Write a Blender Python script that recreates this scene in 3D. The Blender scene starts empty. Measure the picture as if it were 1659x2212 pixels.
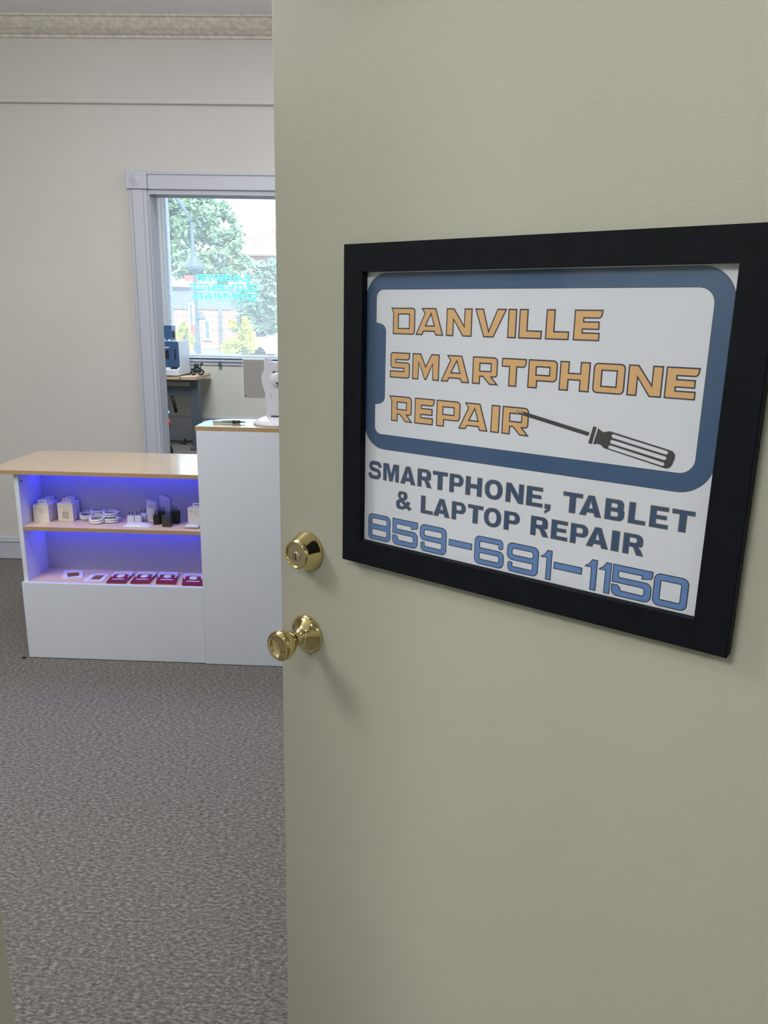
import bpy, bmesh, math, random
from mathutils import Vector, Matrix
from mathutils.geometry import tessellate_polygon
random.seed(7)
S = bpy.context.scene; COL = S.collection
# ------------------------------------------------------------------ camera
F, CX, CY = 1640.0, 829.5, 1106.0
CAM = Vector((0, 0, 1.44))
_p, _r, _y = math.radians(14.4), math.radians(1.09), math.radians(1.97)
FW = Vector((-math.sin(_y)*math.cos(_p), math.cos(_y)*math.cos(_p), -math.sin(_p)))
_r0 = Vector((math.cos(_y), math.sin(_y), 0)); _u0 = _r0.cross(FW)
RT = _r0*math.cos(_r) + _u0*math.sin(_r); UP = RT.cross(FW)
cd = bpy.data.cameras.new('camera'); cam = bpy.data.objects.new('camera', cd); COL.objects.link(cam)
cd.sensor_fit = 'HORIZONTAL'; cd.sensor_width = 36; cd.lens = 36*F/1659; cd.clip_start = .02; cd.clip_end = 400
cam.matrix_world = Matrix(((RT.x, UP.x, -FW.x, CAM.x), (RT.y, UP.y, -FW.y, CAM.y), (RT.z, UP.z, -FW.z, CAM.z), (0, 0, 0, 1)))
S.camera = cam
# ------------------------------------------------------------------ look, sky, sun, lamps
S.view_settings.view_transform = 'Standard'; S.view_settings.look = 'None'
S.view_settings.exposure = 0.0; S.view_settings.gamma = 1.0; S.view_settings.use_curve_mapping = False
wd = bpy.data.worlds.new('sky'); S.world = wd; wd.use_nodes = True
bg = wd.node_tree.nodes['Background']; bg.inputs[0].default_value = (.80, .90, 1, 1); bg.inputs[1].default_value = 3.6
def sun(rot, e):
    l = bpy.data.lights.new('sun', 'SUN'); l.energy = e; l.angle = .03; l.color = (1, .95, .85)
    o = bpy.data.objects.new('sun', l); COL.objects.link(o); o.rotation_euler = rot
sun((math.radians(50), 0, math.radians(25)), 6.5)
def area(name, loc, size, e, col=(1, 1, 1), rot=(0, 0, 0)):
    l = bpy.data.lights.new(name, 'AREA'); l.shape = 'RECTANGLE'; l.size, l.size_y = size; l.energy = e; l.color = col
    o = bpy.data.objects.new(name, l); COL.objects.link(o); o.location = loc; o.rotation_euler = rot
    return o
area('front_room_ceiling_lamp', (-2.5, 1.15, 2.82), (1.2, .6), 50, (1, .97, .94))
area('front_room_ceiling_lamp', (.7, 3.5, 2.82), (1.2, .6), 34, (.97, .98, 1))
gl = bpy.data.lights.new('front_room_fill_light', 'POINT'); gl.energy = 46; gl.shadow_soft_size = .2; gl.color = (.95, .97, 1)  # added point fill to lift the ceiling and crown, no actual globe fixture
go = bpy.data.objects.new('front_room_fill_light', gl); COL.objects.link(go); go.location = (-1.1, 2.1, 2.45)
area('near_room_ceiling_lamp', (-1.32, -.75, 2.70), (1.0, .5), 56, (1, .985, .95))
area('near_room_fill_light', (1.7, -1.9, 2.70), (1.0, .5), 16, (1, .985, .95))  # unseen fill added to brighten the left jamb and even out the door
area('far_room_ceiling_lamp', (-2.0, 6.4, 3.3), (1.2, 1.2), 125, (.95, .98, 1))

# ------------------------------------------------------------------ helpers
def ray(x, y): return RT*((x-CX)/F) - UP*((y-CY)/F) + FW
def onY(x, y, Y): d = ray(x, y); return CAM + d*(Y/d.y)
def onZ(x, y, z): d = ray(x, y); return CAM + d*((z-CAM.z)/d.z)
def onX(x, y, X): d = ray(x, y); return CAM + d*(X/d.x)
DD = Vector((math.sin(math.radians(55.3)), -math.cos(math.radians(55.3)), 0))   # along the open door, towards its hinges
NN = Vector((-DD.y*-1, 0, 0)); NN = Vector((-math.cos(math.radians(55.3)), -math.sin(math.radians(55.3)), 0))  # out of its face
K0 = Vector((-.16836, 1.1999, 0))
def onD(x, y, off=0):
    d = ray(x, y); o = K0 + NN*off - CAM; s = o.dot(NN)/d.dot(NN); X = CAM + d*s; return ((X-K0).dot(DD), X.z)
def DW(u, z, off): return K0 + DD*u + NN*off + Vector((0, 0, z))

def mat(name, col, rough=.6, metal=0, noise=0, nscale=20, bump=0, bscale=200, coat=0, emit=None, es=0, stretch=None, spec=None, col2=None):
    m = bpy.data.materials.new(name); m.use_nodes = True; nt = m.node_tree; b = nt.nodes['Principled BSDF']
    b.inputs['Roughness'].default_value = rough; b.inputs['Metallic'].default_value = metal
    b.inputs['Base Color'].default_value = (*col, 1)
    if spec is not None: b.inputs['Specular IOR Level'].default_value = spec
    if coat: b.inputs['Coat Weight'].default_value = coat; b.inputs['Coat Roughness'].default_value = .08
    if emit: b.inputs['Emission Color'].default_value = (*emit, 1); b.inputs['Emission Strength'].default_value = es
    if noise or bump:
        tc = nt.nodes.new('ShaderNodeTexCoord'); mp = nt.nodes.new('ShaderNodeMapping'); nt.links.new(tc.outputs['Object'], mp.inputs[0])
        if stretch: mp.inputs['Scale'].default_value = stretch
    if noise:
        n = nt.nodes.new('ShaderNodeTexNoise'); n.inputs['Scale'].default_value = nscale; n.inputs['Detail'].default_value = 4
        nt.links.new(mp.outputs[0], n.inputs[0]); r = nt.nodes.new('ShaderNodeValToRGB')
        r.color_ramp.elements[0].position = .35; r.color_ramp.elements[1].position = .65
        c2 = col2 if col2 else tuple(min(1, c*(1+noise)) for c in col); c1 = col if col2 else tuple(c*(1-noise) for c in col)
        r.color_ramp.elements[0].color = (*c1, 1); r.color_ramp.elements[1].color = (*c2, 1)
        nt.links.new(n.outputs[0], r.inputs[0]); nt.links.new(r.outputs[0], b.inputs['Base Color'])
    if bump:
        n2 = nt.nodes.new('ShaderNodeTexNoise'); n2.inputs['Scale'].default_value = bscale; n2.inputs['Detail'].default_value = 3
        nt.links.new(mp.outputs[0], n2.inputs[0]); bp = nt.nodes.new('ShaderNodeBump'); bp.inputs['Strength'].default_value = bump; bp.inputs['Distance'].default_value = .002
        nt.links.new(n2.outputs[0], bp.inputs['Height']); nt.links.new(bp.outputs[0], b.inputs['Normal'])
    return m
def glassmat(name, tint=(1, 1, 1), refl=.06, rough=.0, milk=0):
    m = bpy.data.materials.new(name); m.use_nodes = True; nt = m.node_tree; nt.nodes.clear()
    o = nt.nodes.new('ShaderNodeOutputMaterial'); t = nt.nodes.new('ShaderNodeBsdfTransparent'); t.inputs[0].default_value = (*tint, 1)
    g = nt.nodes.new('ShaderNodeBsdfGlossy'); g.inputs['Roughness'].default_value = rough
    f = nt.nodes.new('ShaderNodeFresnel'); f.inputs[0].default_value = 1.45; mx = nt.nodes.new('ShaderNodeMixShader')
    ge = nt.nodes.new('ShaderNodeNewGeometry'); fr_ = nt.nodes.new('ShaderNodeMath'); fr_.operation = 'SUBTRACT'; fr_.inputs[0].default_value = 1; nt.links.new(ge.outputs['Backfacing'], fr_.inputs[1])
    fm = nt.nodes.new('ShaderNodeMath'); fm.operation = 'MULTIPLY'; nt.links.new(f.outputs[0], fm.inputs[0]); nt.links.new(fr_.outputs[0], fm.inputs[1])
    nt.links.new(fm.outputs[0], mx.inputs[0]); nt.links.new(t.outputs[0], mx.inputs[1]); nt.links.new(g.outputs[0], mx.inputs[2]); last = mx
    if milk:
        d = nt.nodes.new('ShaderNodeBsdfDiffuse'); d.inputs[0].default_value = (.9, .9, .95, 1); m2 = nt.nodes.new('ShaderNodeMixShader'); m2.inputs[0].default_value = milk
        nt.links.new(mx.outputs[0], m2.inputs[1]); nt.links.new(d.outputs[0], m2.inputs[2]); last = m2
    nt.links.new(last.outputs[0], o.inputs[0]); return m
def carpet():
    m = bpy.data.materials.new('carpet'); m.use_nodes = True; nt = m.node_tree; b = nt.nodes['Principled BSDF']; L = nt.links.new
    b.inputs['Roughness'].default_value = .95; b.inputs['Specular IOR Level'].default_value = .15
    tc = nt.nodes.new('ShaderNodeTexCoord')
    def nz(sc, stretch, det):
        mp = nt.nodes.new('ShaderNodeMapping'); mp.inputs['Scale'].default_value = stretch; L(tc.outputs['Object'], mp.inputs[0])
        n = nt.nodes.new('ShaderNodeTexNoise'); n.inputs['Scale'].default_value = sc; n.inputs['Detail'].default_value = det; n.inputs['Roughness'].default_value = .7; L(mp.outputs[0], n.inputs[0]); return n
    a = nz(70, (1, 2.2, 1), 8); c = nz(330, (1, 1.4, 1), 3)
    mx = nt.nodes.new('ShaderNodeMath'); mx.operation = 'MULTIPLY_ADD'; mx.inputs[1].default_value = .45; L(c.outputs[0], mx.inputs[0]); L(a.outputs[0], mx.inputs[2])
    r = nt.nodes.new('ShaderNodeValToRGB'); e = r.color_ramp.elements
    e[0].position = .56; e[0].color = (.072, .067, .062, 1); e[1].position = .92; e[1].color = (.35, .335, .315, 1)
    x = r.color_ramp.elements.new(.72); x.color = (.148, .140, .131, 1)
    L(mx.outputs[0], r.inputs[0]); L(r.outputs[0], b.inputs['Base Color'])
    bp = nt.nodes.new('ShaderNodeBump'); bp.inputs['Strength'].default_value = .5; bp.inputs['Distance'].default_value = .003; L(mx.outputs[0], bp.inputs['Height']); L(bp.outputs[0], b.inputs['Normal'])
    return m
def brick():
    m = bpy.data.materials.new('brick'); m.use_nodes = True; nt = m.node_tree; b = nt.nodes['Principled BSDF']
    tc = nt.nodes.new('ShaderNodeTexCoord'); mp = nt.nodes.new('ShaderNodeMapping'); mp.inputs['Rotation'].default_value = (math.pi/2, 0, 0)
    nt.links.new(tc.outputs['Object'], mp.inputs[0]); k = nt.nodes.new('ShaderNodeTexBrick'); nt.links.new(mp.outputs[0], k.inputs[0])
    k.inputs['Color1'].default_value = (.46, .25, .23, 1); k.inputs['Color2'].default_value = (.40, .21, .20, 1); k.inputs['Mortar'].default_value = (.5, .42, .4, 1)
    k.inputs['Scale'].default_value = 3; nt.links.new(k.outputs[0], b.inputs['Base Color']); b.inputs['Roughness'].default_value = .9; return m

M = dict(
    wall=mat('wall_paint', (.60, .585, .565), .85, noise=.02, nscale=1.5, bump=.08, bscale=300),
    nearwall=mat('near_wall_paint', (.50, .50, .42), .8, bump=.1, bscale=300),
    farwall=mat('far_wall_paint', (.60, .60, .54), .85),
    crown=mat('crown_plaster', (.66, .62, .56), .9, noise=.12, nscale=40, bump=.6, bscale=60),
    ceil=mat('ceiling_paint', (.84, .83, .86), .9),
    trim=mat('white_trim', (.50, .525, .60), .45),
    carpet=carpet(),
    door=mat('door_paint', (.46, .465, .395), .42, noise=.015, nscale=3, bump=.12, bscale=450, spec=.35),
    jamb=mat('jamb_paint', (.58, .58, .50), .5),
    brass=mat('polished_brass', (.72, .59, .30), .07, 1, noise=.04, nscale=30),
    steel=mat('satin_brass_face', (.62, .53, .36), .3, 1),
    dark=mat('dark_slot', (.015, .012, .01), .6),
    frame=mat('black_frame', (.006, .008, .012), .6, noise=.15, nscale=60, spec=.1),
    paper=mat('poster_paper', (.67, .71, .80), .6, noise=.012, nscale=8),
    navy=mat('navy_ink', (.036, .092, .205), .5), navyline=mat('dark_outline_ink', (.035, .035, .05), .5),
    orange=mat('orange_ink', (.68, .42, .19), .5), blue=mat('mid_blue_ink', (.115, .235, .52), .5),
    grey=mat('charcoal_ink', (.045, .052, .055), .5), tan=mat('tan_outline_ink', (.50, .35, .22), .5), ltnavy=mat('slate_navy_ink', (.036, .078, .165), .5),
    glass=glassmat('picture_glass'), wglass=glassmat('window_glass', (.95, 1, 1)),
    white=mat('white_laminate', (.64, .68, .765), .4, noise=.01, nscale=5),
    melamine=mat('shelf_back_board', (.42, .42, .46), .6, noise=.03, nscale=60),
    wood=mat('maple_laminate', (.64, .46, .29), .16, noise=.04, nscale=4, stretch=(1, 4, 1), coat=1.0, spec=.8),
    woodedge=mat('maple_edge_band', (.38, .26, .14), .55, noise=.08, nscale=200),
    shelfwood=mat('maple_shelf', (.68, .49, .33), .4, noise=.06, nscale=8, stretch=(1, 10, 1)),
    led=mat('blue_led_strip', (.1, .1, .3), .5, emit=(.02, .035, 1), es=33),
    box=mat('ivory_carton', (.74, .70, .62), .55), pos=mat('terminal_white', (.56, .56, .63), .35), print=mat('grey_print', (.30, .27, .24), .7), boxgrey=mat('pale_grey_print', (.48, .44, .40), .7),
    wplast=mat('white_plastic', (.75, .75, .76), .35), bplast=mat('black_plastic', (.012, .014, .014), .35), bplast2=mat('dark_green_black_plastic', (.035, .045, .038), .35),
    metal=mat('nickel_prong', (.10, .09, .09), .35, .8), cable=mat('white_cable', (.72, .72, .72), .4),
    bag=glassmat('clear_plastic_bag', (.92, .92, .98), rough=.12, milk=.5), clear=glassmat('clear_case', (.9, .92, .95), milk=.15),
    maroon=mat('maroon_card', (.20, .008, .045), .35), card=mat('white_card', (.72, .70, .70), .4), brown=mat('brown_card_edge', (.2, .09, .03), .7),
    desk=mat('slate_grey_metal', (.070, .090, .115), .45), deskside=mat('slate_side', (.12, .14, .16), .45), dwood=mat('desk_top_wood', (.5, .34, .2), .35),
    pblue=mat('printer_blue', (.035, .085, .19), .35), pwhite=mat('printer_white', (.62, .66, .72), .4), black=mat('black_rubber', (.01, .01, .012), .5),
    green=mat('dark_green_model', (.01, .03, .035), .4), red=mat('red_shell', (.35, .02, .012), .35), bluled=mat('blue_indicator', (.05, .1, .9), .4, emit=(.05, .15, 1), es=5),
    silver=mat('brushed_silver', (.36, .36, .36), .38, .5, noise=.04, nscale=120), paperw=mat('white_paper', (.8, .8, .85), .7),
    cyan=mat('cyan_led', (0, .6, .6), .5, emit=(0, .85, 1), es=3.2), slat=mat('blind_slat', (.72, .80, .90), .5),
    leaf=mat('tree_leaves', (.20, .32, .19), .7, noise=.3, nscale=1.2), leaf2=mat('yellow_leaves', (.55, .60, .08), .7, noise=.3, nscale=3), leaf3=mat('blue_green_leaves', (.17, .27, .21), .7, noise=.3, nscale=1.2),
    bark=mat('bark', (.1, .09, .08), .9, noise=.3, nscale=8), brick=brick(), post=mat('lamp_post_iron', (.08, .11, .19), .5), stone=mat('pale_stone', (.7, .7, .72), .8),
    greywall=mat('grey_facade', (.20, .22, .30), .8), asphalt=mat('asphalt', (.22, .22, .23), .9, noise=.1, nscale=6), roof=mat('roof_slate', (.25, .2, .24), .8),
    carw=mat('car_paint_white', (.8, .82, .85), .3), tyre=mat('tyre', (.02, .02, .02), .8), shopglass=mat('shop_window', (.12, .16, .22), .1), redsign=mat('red_awning', (.65, .08, .06), .6))

class MB:
    def __init__(s): s.bm = bmesh.new(); s.mats = []; s.mi = 0
    def use(s, m):
        if m not in s.mats: s.mats.append(m)
        s.mi = s.mats.index(m); return s
    def face(s, pts):
        f = s.bm.faces.new([s.bm.verts.new(p) for p in pts]); f.material_index = s.mi; return s
    def box(s, a, b, bev=0, rz=0, piv=None):
        x0, x1 = sorted((a[0], b[0])); y0, y1 = sorted((a[1], b[1])); z0, z1 = sorted((a[2], b[2]))
        v = [s.bm.verts.new(p) for p in ((x0, y0, z0), (x1, y0, z0), (x1, y1, z0), (x0, y1, z0), (x0, y0, z1), (x1, y0, z1), (x1, y1, z1), (x0, y1, z1))]
        fs = [s.bm.faces.new([v[i] for i in q]) for q in ((3, 2, 1, 0), (4, 5, 6, 7), (0, 1, 5, 4), (1, 2, 6, 5), (2, 3, 7, 6), (3, 0, 4, 7))]
        for f in fs: f.material_index = s.mi
        if bev:
            es = list({e for f in fs for e in f.edges}); r = bmesh.ops.bevel(s.bm, geom=es, offset=bev, segments=3, profile=.5, affect='EDGES'); v = r['verts'] + [q for q in v if q.is_valid]
            for f in r['faces']: f.material_index = s.mi
            v = list(set(v))
        if rz:
            c = Vector(piv) if piv else Vector(((x0+x1)/2, (y0+y1)/2, 0)); bmesh.ops.rotate(s.bm, verts=v, cent=c, matrix=Matrix.Rotation(rz, 3, 'Z'))
        return s
    def prism(s, pts, d, holes=()):
        """solid from a planar ring pts (3D) pushed by vector d"""
        d = Vector(d); rings = [[Vector(p) for p in r] for r in [pts, *holes]]
        flat = [p for r in rings for p in r]; tri = tessellate_polygon(rings)
        a = [s.bm.verts.new(p) for p in flat]; b = [s.bm.verts.new(p+d) for p in flat]
        for t in tri:
            for vs in ((a[t[0]], a[t[1]], a[t[2]]), (b[t[2]], b[t[1]], b[t[0]])):
                try: f = s.bm.faces.new(vs); f.material_index = s.mi
                except ValueError: pass
        k = 0
        for r in rings:
            n = len(r)
            for i in range(n):
                j = (i+1) % n
                f = s.bm.faces.new((a[k+i], a[k+j], b[k+j], b[k+i])); f.material_index = s.mi
            k += n
        return s
    def flat(s, rings):
        rings = [[Vector(p) for p in r] for r in rings]; flat = [p for r in rings for p in r]
        v = [s.bm.verts.new(p) for p in flat]
        for t in tessellate_polygon(rings):
            try: f = s.bm.faces.new([v[i] for i in t]); f.material_index = s.mi
            except ValueError: pass
        return s
    def tube(s, pts, r, n=8, closed=False):
        pts = [Vector(p) for p in pts]; N = len(pts); rings = []; rr = r if isinstance(r, (list, tuple)) else [r]*N
        up = Vector((0, 0, 1))
        for i, p in enumerate(pts):
            t = (pts[(i+1) % N]-pts[i-1]) if closed or 0 < i < N-1 else (pts[1]-pts[0] if i == 0 else pts[-1]-pts[-2])
            t.normalize(); u = up if abs(t.dot(up)) < .95 else Vector((1, 0, 0)); a = t.cross(u).normalized(); b = t.cross(a)
            rings.append([s.bm.verts.new(p + (a*math.cos(2*math.pi*k/n)+b*math.sin(2*math.pi*k/n))*rr[i]) for k in range(n)])
        for i in range(N if closed else N-1):
            A, B = rings[i], rings[(i+1) % N]
            for k in range(n):
                f = s.bm.faces.new((A[k], A[(k+1) % n], B[(k+1) % n], B[k])); f.material_index = s.mi; f.smooth = True
        if not closed:
            for R_ in (rings[0], rings[-1]): f = s.bm.faces.new(R_); f.material_index = s.mi
        return s
    def lathe(s, prof, c, axis=(0, 0, 1), n=48):
        """prof: (radius, height along axis)"""
        ax = Vector(axis).normalized(); u = Vector((0, 0, 1)) if abs(ax.z) < .9 else Vector((1, 0, 0)); a = ax.cross(u).normalized(); b = ax.cross(a); c = Vector(c)
        rings = []
        for r, h in prof:
            if r < 1e-6: rings.append([s.bm.verts.new(c+ax*h)])
            else: rings.append([s.bm.verts.new(c+ax*h+(a*math.cos(2*math.pi*k/n)+b*math.sin(2*math.pi*k/n))*r) for k in range(n)])
        for A, B in zip(rings, rings[1:]):
            for k in range(n):
                k2 = (k+1) % n
                vs = (A[0], B[k], B[k2]) if len(A) == 1 else (A[k], A[k2], B[0]) if len(B) == 1 else (A[k], A[k2], B[k2], B[k])
                if len(A) == 1 and len(B) == 1: continue
                f = s.bm.faces.new(vs); f.material_index = s.mi; f.smooth = True
        return s
    def sphere(s, c, r, n=12):
        r3 = r if isinstance(r, (tuple, list)) else (r, r, r)
        res = bmesh.ops.create_uvsphere(s.bm, u_segments=n*2, v_segments=n, radius=1, matrix=Matrix.Translation(c) @ Matrix.Diagonal((*r3, 1)))
        for f in {f for v in res['verts'] for f in v.link_faces}: f.material_index = s.mi; f.smooth = True
        return s
    def build(s, name, m=None, parent=None, label=None, cat=None, group=None, kind=None):
        if m is not None and not s.mats: s.mats = [m]
        try: bmesh.ops.recalc_face_normals(s.bm, faces=s.bm.faces[:])
        except Exception: pass
        me = bpy.data.meshes.new(name); s.bm.to_mesh(me); s.bm.free()
        for q in s.mats: me.materials.append(q)
        o = bpy.data.objects.new(name, me); COL.objects.link(o)
        if parent:
            o.parent = parent; o.matrix_parent_inverse = parent.matrix_world.inverted()
        for k, v in (('label', label), ('category', cat), ('group', group), ('kind', kind)):
            if v: o[k] = v
        return o
def thing(name, label, cat, loc, group=None, kind=None):
    o = bpy.data.objects.new(name, None); COL.objects.link(o); o.location = loc; o.matrix_world = Matrix.Translation(loc); o.empty_display_size = .05
    o['label'] = label; o['category'] = cat
    if group: o['group'] = group
    return o
def struct(name, mb, m, parent=None): return mb.build(name, m, parent, kind='structure')
def dup(src, dv, rz, label):
    """copy a thing with its parts and sub-parts, moved by dv and turned by rz about its base"""
    def cp(o, par):
        c = o.copy(); COL.objects.link(c)
        if par: c.parent = par; c.matrix_parent_inverse = o.matrix_parent_inverse.copy()
        for ch in [q for q in bpy.data.objects if q.parent == o]: cp(ch, c)
        return c
    r = cp(src, None); r.location = Vector(src.location)+Vector(dv); r.rotation_euler = (0, 0, rz); r['label'] = label
    return r

# ------------------------------------------------------------------ room shell
YB = 4.247; YC0 = 4.36; YF = 8.70; ZC = 2.85; ZF = 3.35
struct('floor', MB().box((-6.2, -3, -.1), (3.2, 8.7, 0)), M['carpet'])
struct('ceiling', MB().box((-6.2, .56, ZC), (3.2, YC0, ZC+.1)), M['ceil'])
struct('ceiling_near', MB().box((-1.8, -3, 2.73), (2.4, .56, 2.83)), M['ceil'])
struct('ceiling_far', MB().box((-6.2, YC0, ZF), (3.2, YF+.2, ZF+.1)), M['ceil'])
XJ0, XJ1, ZJ = -1.417, -.50, 2.045
w = MB()
w.box((-6.2, YB, 0), (XJ0-.008, YC0, ZF)); w.box((XJ1+.008, YB, 0), (3.2, YC0, ZF)); w.box((XJ0-.008, YB, ZJ+.02), (XJ1+.008, YC0, ZF))
struct('wall_back', w, M['wall'])
struct('wall_left', MB().box((-6.3, .56, 0), (-6.2, YF, ZF)), M['wall'])
struct('wall_right', MB().box((3.2, .56, 0), (3.3, YF, ZF)), M['wall'])
# near wall with the doorway we stand in
NX0, NX1, NY0, NY1, NZ = -.447, .612, .58, .70, 2.10
w = MB(); w.box((-6.2, NY0, 0), (NX0-.02, NY1, ZC)); w.box((NX1+.02, NY0, 0), (3.2, NY1, ZC)); w.box((NX0-.02, NY0, NZ+.02), (NX1+.02, NY1, ZC))
struct('wall_near', w, M['nearwall'])
struct('wall_near_left', MB().box((-1.9, -3, 0), (-1.8, NY0, 2.75)), M['nearwall'])
struct('wall_near_right', MB().box((2.4, -3, 0), (2.5, NY0, 2.75)), M['nearwall'])
struct('wall_near_back', MB().box((-1.9, -3.1, 0), (2.5, -3, 2.75)), M['nearwall'])
j = MB()
j.box((NX0-.02, NY0, 0), (NX0, NY1, NZ+.02)); j.box((NX1, NY0, 0), (NX1+.02, NY1, NZ+.02)); j.box((NX0, NY0, NZ), (NX1, NY1, NZ+.02))
j.box((NX0, .615, 0), (NX0+.013, .655, NZ), .003); j.box((NX1-.013, .615, 0), (NX1, .655, NZ), .003); j.box((NX0, .615, NZ-.013), (NX1, .655, NZ), .003)
for a, b in (((NX0-.09, NY0-.016, 0), (NX0-.006, NY0, NZ+.09)), ((NX1+.006, NY0-.016, 0), (NX1+.09, NY0, NZ+.09)), ((NX0-.006, NY0-.016, NZ+.006), (NX1+.006, NY0, NZ+.09))): j.box(a, b, .004)
struct('trim_1', j, M['jamb'])
t = MB(); t.box((-1.8, -.62, 0), (-1.782, -.52, 2.1), .004); t.box((-1.8, -1.52, 0), (-1.782, -1.42, 2.1), .004); t.box((-1.8, -1.52, 2.1), (-1.782, -.52, 2.2), .004)
struct('trim_6', t, M['trim'])  # unseen casing, added to give the poster glass something to reflect
# back-room doorway: casing with corner block, jamb lining
t = MB()
t.box((-1.525, YB-.018, 0), (XJ0-.008, YB, 2.066), .004); t.box((-1.505, YB-.024, 0), (-1.445, YB-.016, 2.066), .006)
t.box((XJ1+.008, YB-.018, 0), (XJ1+.116, YB, 2.066), .004)
t.box((-1.532, YB-.03, 2.067), (XJ0-.002, YB, 2.157), .004); t.box((XJ1-.002, YB-.03, 2.067), (XJ1+.12, YB, 2.157), .004)
t.box((XJ0-.002, YB-.02, 2.067), (XJ1+.002, YB, 2.150), .004); t.box((XJ0-.002, YB-.027, 2.138), (XJ1+.002, YB, 2.152), .004)
t.lathe([(.0, .003), (.012, .003), (.016, .0), (.026, .003), (.032, 0)], (-1.478, YB-.030, 2.112), (0, -1, 0), 24)
struct('trim_2', t, M['trim'])
t = MB(); t.box((XJ0-.008, YB-.004, 0), (XJ0, YC0+.01, ZJ+.02)); t.box((XJ1, YB-.004, 0), (XJ1+.008, YC0+.01, ZJ+.02)); t.box((XJ0, YB-.004, ZJ), (XJ1, YC0+.01, ZJ+.022))
struct('trim_3', t, M['trim'])
# picture rail and cove
struct('trim_4', MB().box((-6.2, YB-.022, 2.474), (3.2, YB, 2.502), .006), M['wall'])
prof = [(YB, 2.775), (YB-.012, 2.775), (YB-.014, 2.786), (YB-.03, 2.79), (YB-.06, 2.805), (YB-.085, 2.828), (YB-.095, 2.84), (YB-.11, 2.842), (YB-.11, 2.852), (YB, 2.852)]
struct('trim_5', MB().prism([(-6.2, y, z) for y, z in prof], (9.4, 0, 0)), M['crown'])
def base(name, x0, x1, y, h):
    b = MB(); b.box((x0, y-.016, .004), (x1, y, h*.8)); b.box((x0, y-.022, h*.78), (x1, y, h*.88), .003); b.box((x0, y-.016, h*.87), (x1, y, h), .004)
    struct(name, b, M['trim'])
base('baseboard_back', -6.2, -1.53, YB, .137); base('baseboard_back_right', XJ1+.12, 3.2, YB, .137)
b = MB(); b.box((-6.2, YF-.03, .003), (3.2, YF, .14)); b.box((-6.2, YF-.04, .13), (3.2, YF, .155), .004); b.box((-6.2, YF-.02, .155), (3.2, YF, .262)); b.box((-6.2, YF-.028, .262), (3.2, YF, .285), .004)
struct('baseboard_far', b, M['trim'])
# far wall and window
WX0, WX1, WZ0, WZ1 = -2.80, .55, .935, 2.95
w = MB(); w.box((-6.2, YF, 0), (WX0, YF+.2, ZF)); w.box((WX1, YF, 0), (3.2, YF+.2, ZF)); w.box((WX0, YF, 0), (WX1, YF+.2, WZ0)); w.box((WX0, YF, WZ1), (WX1, YF+.2, ZF))
struct('wall_far', w, M['farwall'])
win = bpy.data.objects.new('window_1', None); COL.objects.link(win); win.location = ((WX0+WX1)/2, YF, WZ0); win['kind'] = 'structure'; win.matrix_world = Matrix.Translation(win.location)
f = MB()
for a, b in (((WX0, YF+.06, WZ0), (WX0+.05, YF+.16, WZ1)), ((WX1-.05, YF+.06, WZ0), (WX1, YF+.16, WZ1)), ((WX0+.05, YF+.06, WZ0), (WX1-.05, YF+.16, WZ0+.05)), ((WX0+.05, YF+.06, WZ1-.05), (WX1-.05, YF+.16, WZ1))): f.box(a, b, .004)
f.build('window_frame', M['trim'], win)
MB().box((WX0+.04, YF+.105, WZ0+.04), (WX1-.04, YF+.109, WZ1-.04)).build('pane', M['wglass'], win)
s_ = MB(); s_.box((WX0-.1, YF-.03, WZ0-.022), (WX1+.1, YF+.06, WZ0), .004); s_.box((WX0-.08, YF-.014, WZ0-.06), (WX1+.08, YF, WZ0-.022), .003)
s_.box((WX0-.1, YF-.02, WZ0), (WX0-.006, YF, WZ1+.1), .003); s_.build('window_sill', M['trim'], win)

# ------------------------------------------------------------------ venetian blind
bl = thing('venetian_blind', 'pale blue white venetian blind hanging across the far window', 'window blind', ((WX0+WX1)/2, YF+.035, WZ0))
BX0, BX1 = WX0+.03, WX1-.03
m = MB(); z = WZ0+.045; k = 0; tl = math.radians(25)
while z < WZ1-.05:
    dy, dz = .0075*math.cos(tl), .0075*math.sin(tl)
    m.face([(BX0, YF+.035-dy, z-dz), (BX1, YF+.035-dy, z-dz), (BX1, YF+.035, z+.0012), (BX0, YF+.035, z+.0012)])
    m.face([(BX0, YF+.035, z+.0012), (BX1, YF+.035, z+.0012), (BX1, YF+.035+dy, z+dz), (BX0, YF+.035+dy, z+dz)])
    z += .0145
m.build('slats', M['slat'], bl)
MB().box((BX0, YF+.022, WZ0+.012), (BX1, YF+.048, WZ0+.034), .004).build('bottom_rail', M['slat'], bl)
MB().box((BX0, YF+.015, WZ1-.04), (BX1, YF+.055, WZ1), .003).build('head_rail', M['slat'], bl)
for x in (-2.6, -1.95, -1.2, -.4): MB().tube([(x, YF+.026, WZ0+.03), (x, YF+.026, WZ1-.03)], .0012, 5).build('ladder_cord', M['slat'], bl)
p = onY(475, 784, YF-.03); tz = MB(); tz.lathe([(.0, .02), (.006, .02), (.012, .0), (.02, -.028), (.016, -.034), (0, -.034)], p, (0, 0, 1), 16)
ta = tz.build('pull_tassel', M['pblue'], bl, label='dark blue bell shaped pull on the blind cord')
MB().tube([(p.x, YF-.025, WZ1-.05), (p.x, YF-.028, 1.6), (p.x, p.y, p.z+.02)], .001, 5).build('pull_cord', M['slat'], bl)

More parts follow.
